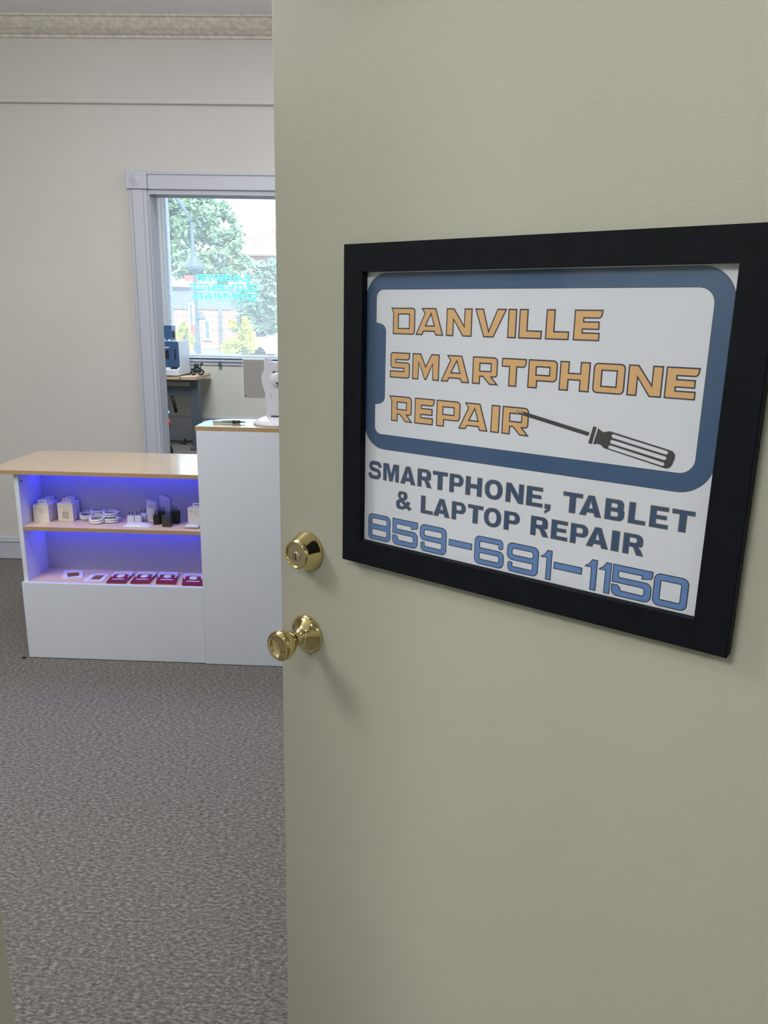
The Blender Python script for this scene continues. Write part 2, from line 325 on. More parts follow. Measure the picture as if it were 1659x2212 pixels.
# ------------------------------------------------------------------ led sign in the window
sg = thing('led_window_sign', 'glowing cyan three row led sign hanging inside the window', 'sign', onY(482, 620, YF+.08))
rr = random.Random(3); YS = YF+.085
for (xa, xb, yt, yb) in ((419, 541, 594, 608), (410, 557, 614, 628), (416, 555, 634, 647)):
    m = MB(); A = onY(xa, yt, YS); B = onY(xb, yb, YS); wd_ = B.x-A.x; hh = A.z-B.z; n = 14; cw = wd_/n
    for i in range(n):
        x0 = A.x+cw*(i+.06); x1 = x0+cw*.74; th = .012
        for q in rr.sample(range(7), rr.choice((3, 4, 6))):
            zt, zm, zb = A.z, A.z-hh/2, B.z
            a, b = {0: ((x0, zt), (x1, zt)), 1: ((x0, zm), (x1, zm)), 2: ((x0, zb), (x1, zb)), 3: ((x0, zt), (x0, zm)), 4: ((x1, zt), (x1, zm)), 5: ((x0, zm), (x0, zb)), 6: ((x1, zm), (x1, zb))}[q]
            m.box((min(a[0], b[0])-th/2, YS-.003, min(a[1], b[1])-th/2), (max(a[0], b[0])+th/2, YS+.003, max(a[1], b[1])+th/2))
    m.build('text_row', M['cyan'], sg)
A = onY(405, 588, YS); B = onY(561, 652, YS); fr = MB()
for a, b in (((A.x, YS-.002, A.z), (B.x, YS+.004, A.z-.004)), ((A.x, YS-.002, B.z), (B.x, YS+.004, B.z+.004)), ((A.x, YS-.002, B.z), (A.x+.004, YS+.004, A.z)), ((B.x-.004, YS-.002, B.z), (B.x, YS+.004, A.z))): fr.box(a, b)
fr.build('sign_frame', M['clear'], sg)
MB().tube([(A.x+.05, YS, A.z), (A.x+.05, YS, WZ1-.05)], .0012, 5).build('hanging_wire', M['metal'], sg); MB().tube([(B.x-.05, YS, A.z), (B.x-.05, YS, WZ1-.05)], .0012, 5).build('hanging_wire', M['metal'], sg)

# ------------------------------------------------------------------ open door with hardware
dr = bpy.data.objects.new('door_1', None); COL.objects.link(dr); dr.location = DW(.94, 0, 0); dr['kind'] = 'structure'; dr.matrix_world = Matrix.Translation(dr.location)
def dbox(mb, u0, u1, z0, z1, o0, o1, bev=0):
    R_ = Matrix((DD, -NN, Vector((0, 0, 1)))).transposed(); sub = MB(); sub.box((u0, -o1, z0), (u1, -o0, z1), bev)
    me = bpy.data.meshes.new('t'); bmesh.ops.transform(sub.bm, matrix=R_.to_4x4(), verts=sub.bm.verts); bmesh.ops.translate(sub.bm, vec=K0, verts=sub.bm.verts)
    for f_ in sub.bm.faces: f_.material_index = mb.mi
    sub.bm.to_mesh(me); sub.bm.free(); mb.bm.from_mesh(me); bpy.data.meshes.remove(me); return mb
dl = MB(); dl.use(M['door']); dbox(dl, -.061, .94, .012, 2.07, -.036, 0, .0015); dl.build('door_leaf', None, dr)
# deadbolt
db = MB(); db.lathe([(0, 0), (.0335, 0), (.0335, .003), (.0325, .006), (.0295, .012), (.0255, .024), (.0235, .030), (.0220, .0315), (.0205, .0305), (.0198, .0285), (.0198, .0275)], DW(.003, 1.062, 0), NN)
dbo = db.build('deadbolt', M['brass'], dr, label='polished brass deadbolt cylinder')
MB().lathe([(.0198, .0278), (0, .0278)], DW(.003, 1.062, 0), NN).build('lock_face', M['steel'], dbo)
MB().lathe([(.0078, .0278), (.0078, .0292), (.0072, .0298), (0, .0298)], DW(.003, 1.059, 0), NN, 32).build('key_plug', M['steel'], dbo)
kh = MB(); dbox(kh, .0022, .0038, 1.054, 1.066, .0298, .0303); dbox(kh, .0016, .0034, 1.0535, 1.058, .0298, .0303); kh.build('keyhole', M['dark'], dbo)
kb = MB(); kb.lathe([(0, 0), (.0335, 0), (.0335, .002), (.0325, .005), (.028, .010), (.020, .0145), (.0155, .017), (.0145, .021), (.0140, .024), (.0115, .0245), (.0110, .026), (.0110, .034)], DW(0, .914, 0), NN)
kbo = kb.build('rosette', M['brass'], dr, label='round brass rosette')
kn = MB(); kn.lathe([(.0100, .032), (.0112, .036), (.0150, .041), (.0205, .048), (.0248, .056), (.0262, .063), (.0256, .069), (.0225, .0728), (.0190, .0730), (.0165, .0712), (.0150, .0695), (.008, .0680), (0, .0678)], DW(0, .914, 0), NN, 64)
kn.build('door_knob', M['brass'], dr, label='round polished brass knob with dished face')

# ------------------------------------------------------------------ framed poster on the door
PU0, PU1, PZ0, PZ1 = .0935, .6610, 1.0722, 1.5385
IU0, IU1, IZ0, IZ1 = .1278, .6212, 1.1087, 1.5010
pf = thing('framed_poster', 'black framed poster advertising smartphone repair hung on the open door', 'picture frame', DW((PU0+PU1)/2, PZ0, .002))
fr = MB()
def mitre(o0, o1, inner, outer, mb):
    (a0, a1, b0, b1), (c0, c1, d0, d1) = outer, inner
    O = [(a0, b0), (a1, b0), (a1, b1), (a0, b1)]; I = [(c0, d0), (c1, d0), (c1, d1), (c0, d1)]
    mb.prism([DW(*q, o0) for q in O], NN*(o1-o0), [[DW(*q, o0) for q in I]])
mitre(.002, .0195, (IU0, IU1, IZ0, IZ1), (PU0, PU1, PZ0, PZ1), fr)
mitre(.0195, .0208, (IU0+.002, IU1-.002, IZ0+.002, IZ1-.002) if 0 else (IU0, IU1, IZ0, IZ1), (PU0+.0015, PU1-.0015, PZ0+.0015, PZ1-.0015), fr)
fr.build('frame', M['frame'], pf)
OP = .0085
pp = MB(); pp.prism([DW(*q, .003) for q in ((IU0-.01, IZ0-.01), (IU1+.01, IZ0-.01), (IU1+.01, IZ1+.01), (IU0-.01, IZ1+.01))], NN*(OP-.003))
poster = pp.build('poster', M['paper'], pf)
MB().prism([DW(*q, .0115) for q in ((IU0-.002, IZ0-.002), (IU1+.002, IZ0-.002), (IU1+.002, IZ1+.002), (IU0-.002, IZ1+.002))], NN*.0012).build('glass_pane', M['glass'], pf)

# --- lettering: rings in (u, z) metres
def rnd(pts, seg=7):
    """polygon with optional corner radius (x, y, r)"""
    out = []; n = len(pts)
    for i, q in enumerate(pts):
        p = Vector(q[:2]); r = q[2] if len(q) > 2 else 0
        if not r: out.append(p); continue
        a = Vector(pts[i-1][:2])-p; b = Vector(pts[(i+1) % n][:2])-p; la, lb = a.length, b.length; a.normalize(); b.normalize()
        ang = a.angle(b); t = min(r/math.tan(ang/2), la*.499, lb*.499); r = t*math.tan(ang/2); c = p+(a+b).normalized()*(r/math.sin(ang/2))
        s0, s1 = p+a*t-c, p+b*t-c; a0 = math.atan2(s0.y, s0.x); da = math.atan2(s1.y, s1.x)-a0
        while da > math.pi: da -= 2*math.pi
        while da < -math.pi: da += 2*math.pi
        for k in range(seg+1): th = a0+da*k/seg; out.append(c+Vector((math.cos(th), math.sin(th)))*r)
    return out
def sarea(r): return sum(r[i-1].x*r[i].y-r[i].x*r[i-1].y for i in range(len(r)))/2
def offs(r, d):
    """offset ring by d to the outside of the area it encloses"""
    q = []
    for p in r:
        if not q or (p-q[-1]).length > 1e-6: q.append(p)
    if (q[0]-q[-1]).length < 1e-6: q.pop()
    if sarea(q) < 0: q.reverse()
    out = []; n = len(q)
    for i in range(n):
        a = (q[i]-q[i-1]).normalized(); b = (q[(i+1) % n]-q[i]).normalized(); na, nb = Vector((a.y, -a.x)), Vector((b.y, -b.x)); m_ = na+nb
        if m_.length < 1e-4: m_ = na
        m_.normalize(); out.append(q[i]+m_*(d/max(.35, m_.dot(na))))
    return out
def stroke(path, w, seg=7):
    """open centreline (with radii) turned into an outline of width w"""
    pts = [(path[0][0], path[0][1])]+[q for q in path[1:-1]]+[(path[-1][0], path[-1][1])]
    L = []; n = len(pts)
    for i, q in enumerate(pts):
        if 0 < i < n-1 and len(q) > 2:
            tri = rnd([(pts[i-1][0], pts[i-1][1]), q, (pts[i+1][0], pts[i+1][1])], seg); L += tri[1:-1]
        else: L.append(Vector(q[:2]))
    l, r_ = [], []
    for i, p in enumerate(L):
        t = ((L[i+1]-p) if i == 0 else (p-L[i-1]) if i == len(L)-1 else (L[i+1]-p).normalized()+(p-L[i-1]).normalized()).normalized(); nv = Vector((-t.y, t.x))*w/2
        l.append(p+nv); r_.append(p-nv)
    return l+r_[::-1]
def T(ch, w, h):   # display face: returns outer ring, holes; box w x h
    P = lambda *q: rnd([(a[0]*w, a[1]*h, *(x*h for x in a[2:])) for a in q])
    R4 = lambda x0, y0, x1, y1, r=0: P((x0, y0, r), (x1, y0, r), (x1, y1, r), (x0, y1, r)) if r else P((x0, y0), (x1, y0), (x1, y1), (x0, y1))
    if ch == 'd': return P((-.09, 1), (1, 1, .13), (1, 0, .13), (0, 0), (0, .80)), [R4(.27, .25, .72, .74)]
    if ch == 'A': return P((.19, 1), (.72, 1), (1, 0), (.72, 0), (.67, .13), (.31, .13), (.25, 0), (0, 0), (.31, .80)), [P((.385, .37), (.645, .37), (.54, .74))]
    if ch == 'N': return P((0, 0), (0, 1), (.30, 1), (.69, .42), (.69, 1), (1, 1), (1, 0), (.65, 0), (.30, .55), (.30, 0)), []
    if ch == 'V': return P((0, 1), (.28, 1), (.46, .27), (.70, 1), (1, 1), (.62, 0), (.30, 0)), []
    if ch == 'I': return R4(0, 0, 1, 1), []
    if ch == 'L': return P((0, 0), (1, 0), (1, .29), (.39, .29), (.39, 1), (0, 1)), []
    if ch == 'E': return P((0, 0), (.93, 0), (.93, .275), (.34, .275), (.34, .355), (.90, .355), (.90, .63), (.36, .63), (.36, .71), (.96, .71, .13), (1, 1), (0, 1)), []
    if ch == 'S': return P((.98, 1), (.96, .70, .13), (.31, .70), (.31, .63), (.98, .63, .12), (.98, 0, .12), (0, 0), (0, .29), (.66, .29), (.66, .37), (.02, .37, .14), (.02, 1, .12)), []
    if ch == 'M': return P((0, 0), (0, 1), (.32, 1), (.5, .55), (.70, 1), (1, 1), (1, 0), (.755, 0), (.745, .56), (.535, 0), (.465, 0), (.25, .60), (.24, 0)), []
    if ch == 'R': return P((0, 0), (0, 1), (.95, 1, .17), (.95, .28, .17), (.76, .27), (1, 0), (.66, 0), (.40, .27), (.31, .27), (.31, 0)), [R4(.30, .50, .68, .74)]
    if ch == 'r': return P((0, 0), (0, .80), (-.10, 1), (.95, 1, .17), (.95, .28, .17), (.76, .27), (1, 0), (.66, 0), (.40, .27), (.31, .27), (.31, 0)), [R4(.30, .50, .68, .74)]
    if ch == 'T': return P((0, .68), (0, 1), (1, 1), (.985, .68, .14), (.635, .68), (.635, 0), (.30, 0), (.30, .68)), []
    if ch == 'P': return P((0, 0), (0, 1), (1, 1, .16), (1, .25, .16), (.34, .25), (.34, 0)), [R4(.30, .49, .72, .73)]
    if ch == 'H': return P((0, 0), (0, 1), (.32, 1), (.32, .62), (.67, .62), (.67, 1), (1, 1), (1, 0), (.67, 0), (.67, .36), (.32, .36), (.32, 0)), []
    if ch == 'O': return R4(0, 0, 1, 1, .16), [R4(.29, .26, .72, .74)]
def A_(ch, w, h):  # heavy grotesque
    P = lambda *q: rnd([(a[0]*w, a[1]*h, *(x*h for x in a[2:])) for a in q]); s = .21*h; sx = s/w
    def ell(x0, y0, x1, y1, n=40, e=2.25):
        r = []
        for k in range(n):
            t_ = 2*math.pi*k/n; c, q = math.cos(t_), math.sin(t_); r.append(Vector((w*((x0+x1)/2+(x1-x0)/2*math.copysign(abs(c)**(2/e), c)), h*((y0+y1)/2+(y1-y0)/2*math.copysign(abs(q)**(2/e), q)))))
        return r
    if ch == 'O': return ell(0, -.02, 1, 1.02), [ell(.26, .18, .74, .82)]
    if ch == 'I': return P((0, 0), (1, 0), (1, 1), (0, 1)), []
    if ch == 'L': return P((0, 0), (1, 0), (1, .19), (.37, .19), (.37, 1), (0, 1)), []
    if ch == 'T': return P((0, 1), (1, 1), (1, .80), (.66, .80), (.66, 0), (.34, 0), (.34, .80), (0, .80)), []
    if ch == 'E': return P((0, 0), (1, 0), (1, .19), (.34, .19), (.34, .42), (.90, .42), (.90, .60), (.34, .60), (.34, .81), (.97, .81), (.97, 1), (0, 1)), []
    if ch == 'H': return P((0, 0), (0, 1), (.29, 1), (.29, .62), (.71, .62), (.71, 1), (1, 1), (1, 0), (.71, 0), (.71, .40), (.29, .40), (.29, 0)), []
    if ch == 'N': return P((0, 0), (0, 1), (.29, 1), (.73, .40), (.73, 1), (1, 1), (1, 0), (.72, 0), (.27, .60), (.27, 0)), []
    if ch == 'M': return P((0, 0), (0, 1), (.34, 1), (.5, .42), (.66, 1), (1, 1), (1, 0), (.78, 0), (.78, .72), (.60, 0), (.40, 0), (.22, .72), (.22, 0)), []
    if ch == 'A': return P((0, 0), (.36, 1), (.64, 1), (1, 0), (.71, 0), (.655, .17), (.345, .17), (.29, 0)), [P((.40, .37), (.60, .37), (.50, .74))]
    if ch == 'P': return P((0, 0), (0, 1), (1, 1, .31), (1, .36, .31), (.32, .36), (.32, 0)), [P((.32, .54), (.70, .54, .10), (.70, .82, .10), (.32, .82))]
    if ch == 'R': return P((0, 0), (0, 1), (.94, 1, .29), (.94, .43, .25), (.72, .40), (.86, .28, .1), (1, 0), (.68, 0), (.50, .36, .06), (.29, .40), (.29, 0)), [P((.29, .58), (.65, .58, .10), (.65, .83, .10), (.29, .83))]
    if ch == 'B': return P((0, 0), (0, 1), (.95, 1, .26), (.95, .54, .18), (.90, .53), (1, .5, .1), (1, 0, .28), ), [P((.30, .18), (.69, .18, .09), (.69, .42, .09), (.30, .42)), P((.30, .60), (.64, .60, .08), (.64, .82, .08), (.30, .82))]
    if ch == ',': return P((.1, 1), (1, 1), (1, .45, .2), (.25, 0), (.05, .18), (.5, .5), (.1, .5)), []
    if ch == 'S':
        q = s*.5; st = stroke([(w*.05, h*.30), (w*.14, q*.98-.02*h, .26*h), (w-q*1.05, q-.02*h, .22*h), (w-q*1.05, h*.47, .20*h), (q*1.1, h*.57, .18*h), (q*1.1, h*1.02-q, .22*h), (w-q*1.3, h*1.02-q, .26*h), (w*.93, h*.70)], s, 8); return st, []
    if ch == '&':
        return P((1.02, .10), (.86, -.04), (.68, .10), (.45, -.03, .1), (0, -.03, .25), (0, .42, .16), (.22, .55), (.10, .72, .08), (.14, 1.02, .17), (.70, 1.02, .17), (.74, .66, .12), (.52, .50), (.66, .36), (.73, .50), (.92, .44), (.84, .24)), [P((.30, .86, .05), (.50, .86, .05), (.50, .70, .04), (.38, .62), (.30, .70, .04)), P((.34, .40), (.53, .21), (.42, .14, .05), (.24, .16, .08), (.24, .36, .06))]
def D_(ch, w, h):  # wide digits
    P = lambda *q: rnd([(a[0]*w, a[1]*h, *(x*h for x in a[2:])) for a in q]); s = .20; sx = .19
    if ch == '-': return P((0, 0), (1, 0), (1, 1), (0, 1)), []
    if ch == '1': return P((.50, 0), (1, 0), (1, 1), (.55, 1), (.32, .85), (0, .76), (.0, .72), (.50, .73)), []
    if ch == '0': return P((0, 0, .2), (1, 0, .2), (1, 1, .2), (0, 1, .2)), [P((.22, .22, .03), (.78, .22, .03), (.78, .78, .03), (.22, .78, .03))]
    hole = lambda x0, y0, x1, y1: P((x0, y0, .06), (x1, y0, .06), (x1, y1, .06), (x0, y1, .06))
    if ch == '8': return P((0, 0, .2), (1, 0, .2), (1, .50, .14), (.96, .53), (1, .57, .10), (1, 1, .2), (0, 1, .2), (0, .57, .10), (.04, .53), (0, .50, .14)), [hole(.18, .18, .82, .40), hole(.18, .62, .82, .82)]
    if ch == '5': return P((0, 1), (1, 1), (1, .80), (.97, .74), (.73, .68), (.73, .79), (.17, .79, .03), (.17, .62, .03), (1, .62, .2), (1, 0, .2), (0, 0, .2), (0, .37), (.17, .37), (.24, .28), (.24, .21), (.81, .20, .05), (.81, .42, .06), (.24, .42), (0, .42)), []
    nine = [(0, 1, .2), (1, 1, .2), (1, 0, .2), (.04, 0, .16), (.04, .30), (.10, .36), (.20, .33), (.20, .20), (.81, .20, .04), (.81, .40), (0, .40, .2)]; nh = (.18, .60, .81, .80)
    if ch == '9': return P(*nine), [hole(*nh)]
    if ch == '6': return P(*[(1-a[0], 1-a[1], *a[2:]) for a in nine]), [hole(1-nh[2], 1-nh[3], 1-nh[0], 1-nh[1])]
def letters(name, items, fontf, z0, z1, mo, mi, t, grow=False, base=OP):
    """items: (char, u0, u1[, z0, z1]); dark shape below, inset coloured shape above"""
    A1, A2 = MB(), MB(); A1.mats = [mo]; A2.mats = [mi]
    for it in items:
        ch, u0, u1 = it[:3]; za, zb = it[3:5] if len(it) > 3 else (z0, z1)
        o, hs = fontf(ch, u1-u0, zb-za); sh = Vector((u0, za)); o = [p+sh for p in o]; hs = [[p+sh for p in q] for q in hs]
        o = offs(o, 0); hs = [offs(q, 0) for q in hs]
        big = (offs(o, t), [offs(q, -t) for q in hs]) if grow else (o, hs); small = (o, hs) if grow else (offs(o, -t), [offs(q, t) for q in hs])
        for (oo, hh), mb, d in ((big, A1, base+.00012), (small, A2, base+.00024)):
            mb.flat([[DW(p.x, p.y, d) for p in oo]]+[[DW(p.x, p.y, d) for p in q] for q in hh])
    A1.build(name+'_outline', None, poster); A2.build(name, None, poster)
def urow(row, ya, yb, xr):   # pixel columns read at mid height -> door coordinate
    out = []
    for ch, xa, xb in row:
        f_ = lambda x: onD(x, ya+(yb-ya)*(x-xr[0])/(xr[1]-xr[0]), OP)[0]
        out.append((ch, f_(xa), f_(xb)))
    return out
zz = lambda *q: sum(onD(x, y, OP)[1] for x, y in q)/len(q)
# blue outline of a phone, traced in the plane of the poster
Dp = lambda x, y: Vector(onD(x, y, OP))
u_l, u_r = IU0-.001, Dp(1591, 640).x; z_t, z_b = zz((831, 591.5), (1519, 572.5)), zz((814, 971), (1469, 1059))
iu_l, iu_n, iu_r = Dp(813, 670).x, Dp(832, 790).x, Dp(1544, 660).x; iz_t, iz_b = zz((834, 626), (1500, 618)), zz((822, 941.5), (1480, 1020.5))
n1, n2 = Dp(815, 697).y, Dp(815, 873).y; Rn = .011
outer = rnd([(u_l, z_t, .035), (u_r, z_t, .038), (u_r, z_b, .038), (u_l, z_b, .035)], 14)
inner = rnd([(iu_l, iz_t, .012), (iu_r, iz_t, .018), (iu_r, iz_b, .018), (iu_l, iz_b, .012), (iu_l, n2), (iu_n, n2+.004, .010), (iu_n, n1-.004, .010), (iu_l, n1)], 10)
for nm, mm, g, d in (('phone_outline_edge', M['navyline'], .0006, .00004), ('phone_outline', M['navy'], 0, .00010)):
    mb = MB(); mb.mats = [mm]; o = offs(outer, g); i_ = offs(inner, -g); mb.flat([[DW(p.x, p.y, OP+d) for p in o], [DW(p.x, p.y, OP+d) for p in i_]]); mb.build(nm, None, poster)
r1 = urow([('d', 849, 897), ('A', 898, 959), ('N', 964, 1020), ('V', 1025, 1094.5), ('I', 1097, 1116), ('L', 1121, 1172), ('L', 1179, 1231), ('E', 1239.5, 1302)], 695, 702, (848, 1300))
letters('lettering', r1, T, zz((870, 724), (1270, 735)), zz((870, 666), (1270, 667)), M['navyline'], M['orange'], .0017)
r2 = urow([('S', 842.6, 886.6), ('M', 890.8, 949), ('A', 952.4, 1015.3), ('R', 1020.5, 1078), ('T', 1083, 1137), ('P', 1140.5, 1204), ('H', 1208.5, 1274.5), ('O', 1281, 1350.5), ('N', 1355.8, 1431.8), ('E', 1437, 1511)], 791, 827, (848, 1500))
letters('lettering', r2, T, zz((870, 820.5), (1480, 860)), zz((870, 763.5), (1480, 790.5)), M['navyline'], M['orange'], .0017)
r3 = urow([('r', 845, 892), ('E', 895.5, 939), ('P', 942.6, 994.3), ('A', 990.8, 1054.8), ('I', 1060.5, 1079.5), ('R', 1084.5, 1145)], 883, 912, (848, 1145))
letters('lettering', r3, T, zz((860, 912), (1130, 940.5)), zz((860, 857), (1130, 878.5)), M['navyline'], M['orange'], .0017)
X4 = lambda x: x/4.484+780
X5 = lambda x: x/3.95+1100
r4 = [('S', X4(80), X4(193)), ('M', X4(216), X4(366)), ('A', X4(383), X4(527)), ('R', X4(548), X4(685)), ('T', X4(695), X4(838)), ('P', X4(858), X4(990)), ('H', X4(1014), X4(1171)), ('O', X4(1200), X4(1370)), ('N', X4(1404), X4(1574)), ('E', X5(149), X5(288)), ('T', X5(460), X5(625)), ('A', X5(606), X5(792)), ('B', X5(820), X5(985)), ('L', X5(1022), X5(1168)), ('E', X5(1203), X5(1362)), ('T', X5(1388), X5(1582))]
z40, z41 = zz((X4(240), 980+262/4.484), (X5(1460), 1040+427/3.95)), zz((X4(240), 980+100/4.484), (X5(1460), 1040+233/3.95))
q4 = urow(r4, 1019, 1121, (X4(140), X5(1480))); uc = urow([(',', X5(303), X5(357))], 1019, 1121, (X4(140), X5(1480)))[0]
q4.append((uc[0], uc[1], uc[2], z40-(z41-z40)*.26, z40+(z41-z40)*.22))
letters('lettering', q4, A_, z40, z41, M['tan'], M['ltnavy'], .0006, True)
r5 = [('&', X4(342), X4(487)), ('L', X4(580), X4(696)), ('A', X4(703), X4(860)), ('P', X4(880), X4(1013)), ('T', X4(1034), X4(1182)), ('O', X4(1192), X4(1357)), ('P', X4(1386), X4(1535)), ('R', X5(185), X5(338)), ('E', X5(360), X5(500)), ('P', X5(525), X5(673)), ('A', X5(663), X5(850)), ('I', X5(875), X5(940)), ('R', X5(975), X5(1152))]
z50, z51 = zz((X4(640), 980+585/4.484), (X5(1000), 1040+612/3.95)), zz((X4(640), 980+418/4.484), (X5(1000), 1040+434/3.95))
letters('lettering', urow(r5, 1083, 1172, (X4(415), X5(1065))), A_, z50, z51, M['tan'], M['ltnavy'], .0006, True)
r6 = [('8', X4(70), X4(285)), ('5', X4(303), X4(550)), ('9', X4(568), X4(828)), ('6', X4(1097), X4(1385)), ('9', 1094.5, X5(250)), ('1', X5(266), X5(362)), ('1', X5(640), X5(747)), ('1', X5(760), X5(867)), ('5', X5(875), X5(1218)), ('0', X5(1227), X5(1527))]
z60, z61 = zz((X4(180), 980+845/4.484), (X5(1370), 1040+1082/3.95)), zz((X4(180), 980+592/4.484), (X5(1370), 1040+800/3.95))
q6 = urow(r6, 1140, 1278, (X4(180), X5(1377)))
for xa, xb in ((X4(848), X4(1075)), (X5(378), X5(622))):
    u = urow([('-', xa, xb)], 1140, 1278, (X4(180), X5(1377)))[0]; q6.append((*u, z60+(z61-z60)*.42, z60+(z61-z60)*.66))
letters('lettering', q6, D_, z60, z61, M['navyline'], M['blue'], .0012)
# screwdriver picture
X3 = lambda x, y: (x/4.366+1150, y/4.366+740)
sd = MB(); sd.use(M['grey'])
def pg(mb, pts, d, holes=()):
    mb.flat([[DW(*onD(*q, OP), OP+d) for q in r] for r in [pts, *holes]])
pg(sd, [(1131, 889), (1142, 893), X3(-8, 668), X3(540, 846), X3(528, 882), X3(-8, 708), (1129, 899), (1128, 895)][0:1]+[(1131, 889), X3(540, 846), X3(528, 882), (1129, 897)], .00034)
pg(sd, [(1115, 886.5), (1129, 887.5), (1127, 896)], .00034)
pg(sd, [X3(575, 790), X3(608, 797), X3(560, 957), X3(527, 948)], .00034)
def capsule(a, b, w_):
    a, b = Vector(a), Vector(b); t_ = (b-a).normalized(); n_ = Vector((-t_.y, t_.x)); out = []
    for k in range(9): th = math.pi/2+math.pi*k/8; out.append(a+(t_*math.cos(th)+n_*math.sin(th))*w_/2)
    for k in range(9): th = -math.pi/2+math.pi*k/8; out.append(b+(t_*math.cos(th)+n_*math.sin(th))*w_/2)
    return [tuple(q) for q in out]
hd = [X3(*q) for q in ((622, 805), (650, 832), (680, 845), (712, 838), (735, 836), (1290, 1012), (1325, 1026), (1346, 1055), (1345, 1090), (1318, 1155), (1290, 1184), (1255, 1188), (715, 1008), (672, 994), (650, 968), (618, 955), (573, 958))]
holes = [capsule(X3(765, 882), X3(1262, 1038), 8.2), capsule(X3(750, 935), X3(1245, 1090), 8.2), capsule(X3(733, 985), X3(1228, 1146), 7.6)]
pg(sd, hd, .00034, holes)
sd.build('screwdriver_picture', None, poster)
sw = MB(); sw.use(M['paper']); pg(sw, [(1118, 887), (1127, 888.6), (1126, 892)], .0004); sw.build('screwdriver_tip_highlight', None, poster)

# ------------------------------------------------------------------ reception desk: low display unit
YK = 2.932; ZT = .817; TX = -.843
L0 = -1.604
du = thing('display_counter', 'low white display counter with maple top and blue lit shelves', 'counter', (-1.22, 3.1, 0))
XR = TX-.002
MB().box((L0-.003, YK, .003), (XR, YK+.018, .341), .001).build('kick_panel', M['white'], du)
sp = MB(); sp.box((L0, YK+.018, .003), (L0+.017, 3.30, ZT-.016)); sd_ = sp.build('side_panel', M['white'], du)
MB().lathe([(0, .0008), (.005, .0008), (.005, 0)], (L0+.017, 2.975, .765), (1, 0, 0), 12).build('screw_head', M['dark'], sd_)
MB().box((XR-.017, 3.14, .003), (XR, 3.30, ZT-.016)).build('side_panel', M['white'], du)
MB().box((L0+.017, 3.131, .32), (XR, 3.137, ZT-.016)).build('back_panel', M['melamine'], du)
MB().box((L0+.017, YK+.018, .322), (XR, 3.131, .338)).build('bottom_shelf', M['shelfwood'], du)
def shelf(name, z0, z1, y0, x0=L0+.017, x1=XR):
    s = MB(); s.use(M['shelfwood']); s.box((x0, y0+.001, z0), (x1, 3.131, z1)); s.use(M['woodedge']); s.box((x0-.0, y0, z0), (x1, y0+.0012, z1)); return s.build(name, None, du)
shelf('shelf', .562, .578, YK+.018)
tp = [(-1.660, YK), (XR, YK), (XR, 3.385), (-1.66, 3.385)]
ring = rnd([(-1.704, YK-.002, .01), (XR, YK-.002), (XR, 3.386), (-1.700, 3.386, .05)], 8)
to = MB(); to.use(M['wood']); to.prism([(p.x, p.y, ZT-.0005) for p in ring], (0, 0, .0015)); to.use(M['woodedge']); to.prism([(p.x, p.y, ZT-.016) for p in ring], (0, 0, .0155)); to.build('counter_top', None, du)
def led(z):
    s = MB(); s.box((L0+.0185, 3.080, z-.0035), (XR-.02, 3.090, z)); return s.build('led_strip', M['led'], du)
led(ZT-.016); led(.562)
# ------------------------------------------------------------------ tall unit
tu = thing('transaction_counter', 'taller plain white counter block beside the display counter', 'counter', (-.4, 3.03, 0)); TX1 = .35
MB().box((TX, YK-.005, .003), (TX1, YK+.017, .995)).build('front_panel', M['white'], tu)
MB().box((TX, YK+.017, .003), (TX+.017, 3.13, .995)).build('side_panel', M['white'], tu); MB().box((TX1-.017, YK+.017, .003), (TX1, 3.13, .995)).build('side_panel', M['white'], tu)
ring = rnd([(TX-.004, YK-.003), (TX1, YK-.003), (TX1, 3.17), (TX-.004, 3.17, .12)], 10)
to = MB(); to.use(M['wood']); to.prism([(p.x, p.y, 1.0115) for p in ring], (0, 0, .0015)); to.use(M['woodedge']); to.prism([(p.x, p.y, .995) for p in ring], (0, 0, .0165)); to.build('counter_top', None, tu)
ZTT = 1.013
# ------------------------------------------------------------------ things on the shelf
ZS = .578
def charger_box(x0, x1, y0, y1, h, label, icon=1, tab=True, group='boxed wall chargers on the shelf'):
    t = thing('charger_box', label, 'box', ((x0+x1)/2, (y0+y1)/2, ZS), group)
    MB().box((x0, y0, ZS), (x1, y1, ZS+h), .0008).build('carton', M['box'], t)
    if tab:
        xm = (x0+x1)/2+.002; w_ = (x1-x0)*.29; ym = (y0+y1)/2
        o = rnd([(xm-w_, ZS+h), (xm+w_, ZS+h), (xm+w_, ZS+h+.018, .004), (xm-w_, ZS+h+.018, .004)], 4); hh = rnd([(xm-w_*.72, ZS+h+.007, .002), (xm+w_*.72, ZS+h+.007, .002), (xm+w_*.72, ZS+h+.012, .002), (xm-w_*.72, ZS+h+.012, .002)], 3)
        MB().prism([(p.x, ym-.002, p.y) for p in o], (0, .004, 0), [[(p.x, ym-.002, p.y) for p in hh]]).build('hanging_tab', M['wplast'], t)
    if icon:
        w_ = x1-x0; g = MB(); g.use(M['print']); e = lambda a, b, c, d: g.box((x0+w_*a, y0-.0004, ZS+h*b), (x0+w_*c, y0, ZS+h*d))
        e(.10, .82, .24, .84); e(.10, .77, .5, .782)
        if icon == 1: e(.44, .58, .46, .72); e(.58, .55, .60, .72); e(.4, .54, .65, .548)
        elif icon == 2: e(.42, .53, .44, .70); e(.59, .53, .61, .70); g.use(M['boxgrey']); e(.29, .13, .72, .53)
        g.build('printed_label', None, t)
    return t
def bx(xl, xr, y): a = onZ(xl, y, ZS); b = onZ(xr, y, ZS); return a.x, b.x, (a.y+b.y)/2
x0, x1, y0 = bx(73, 108, 1128); hL = .0745
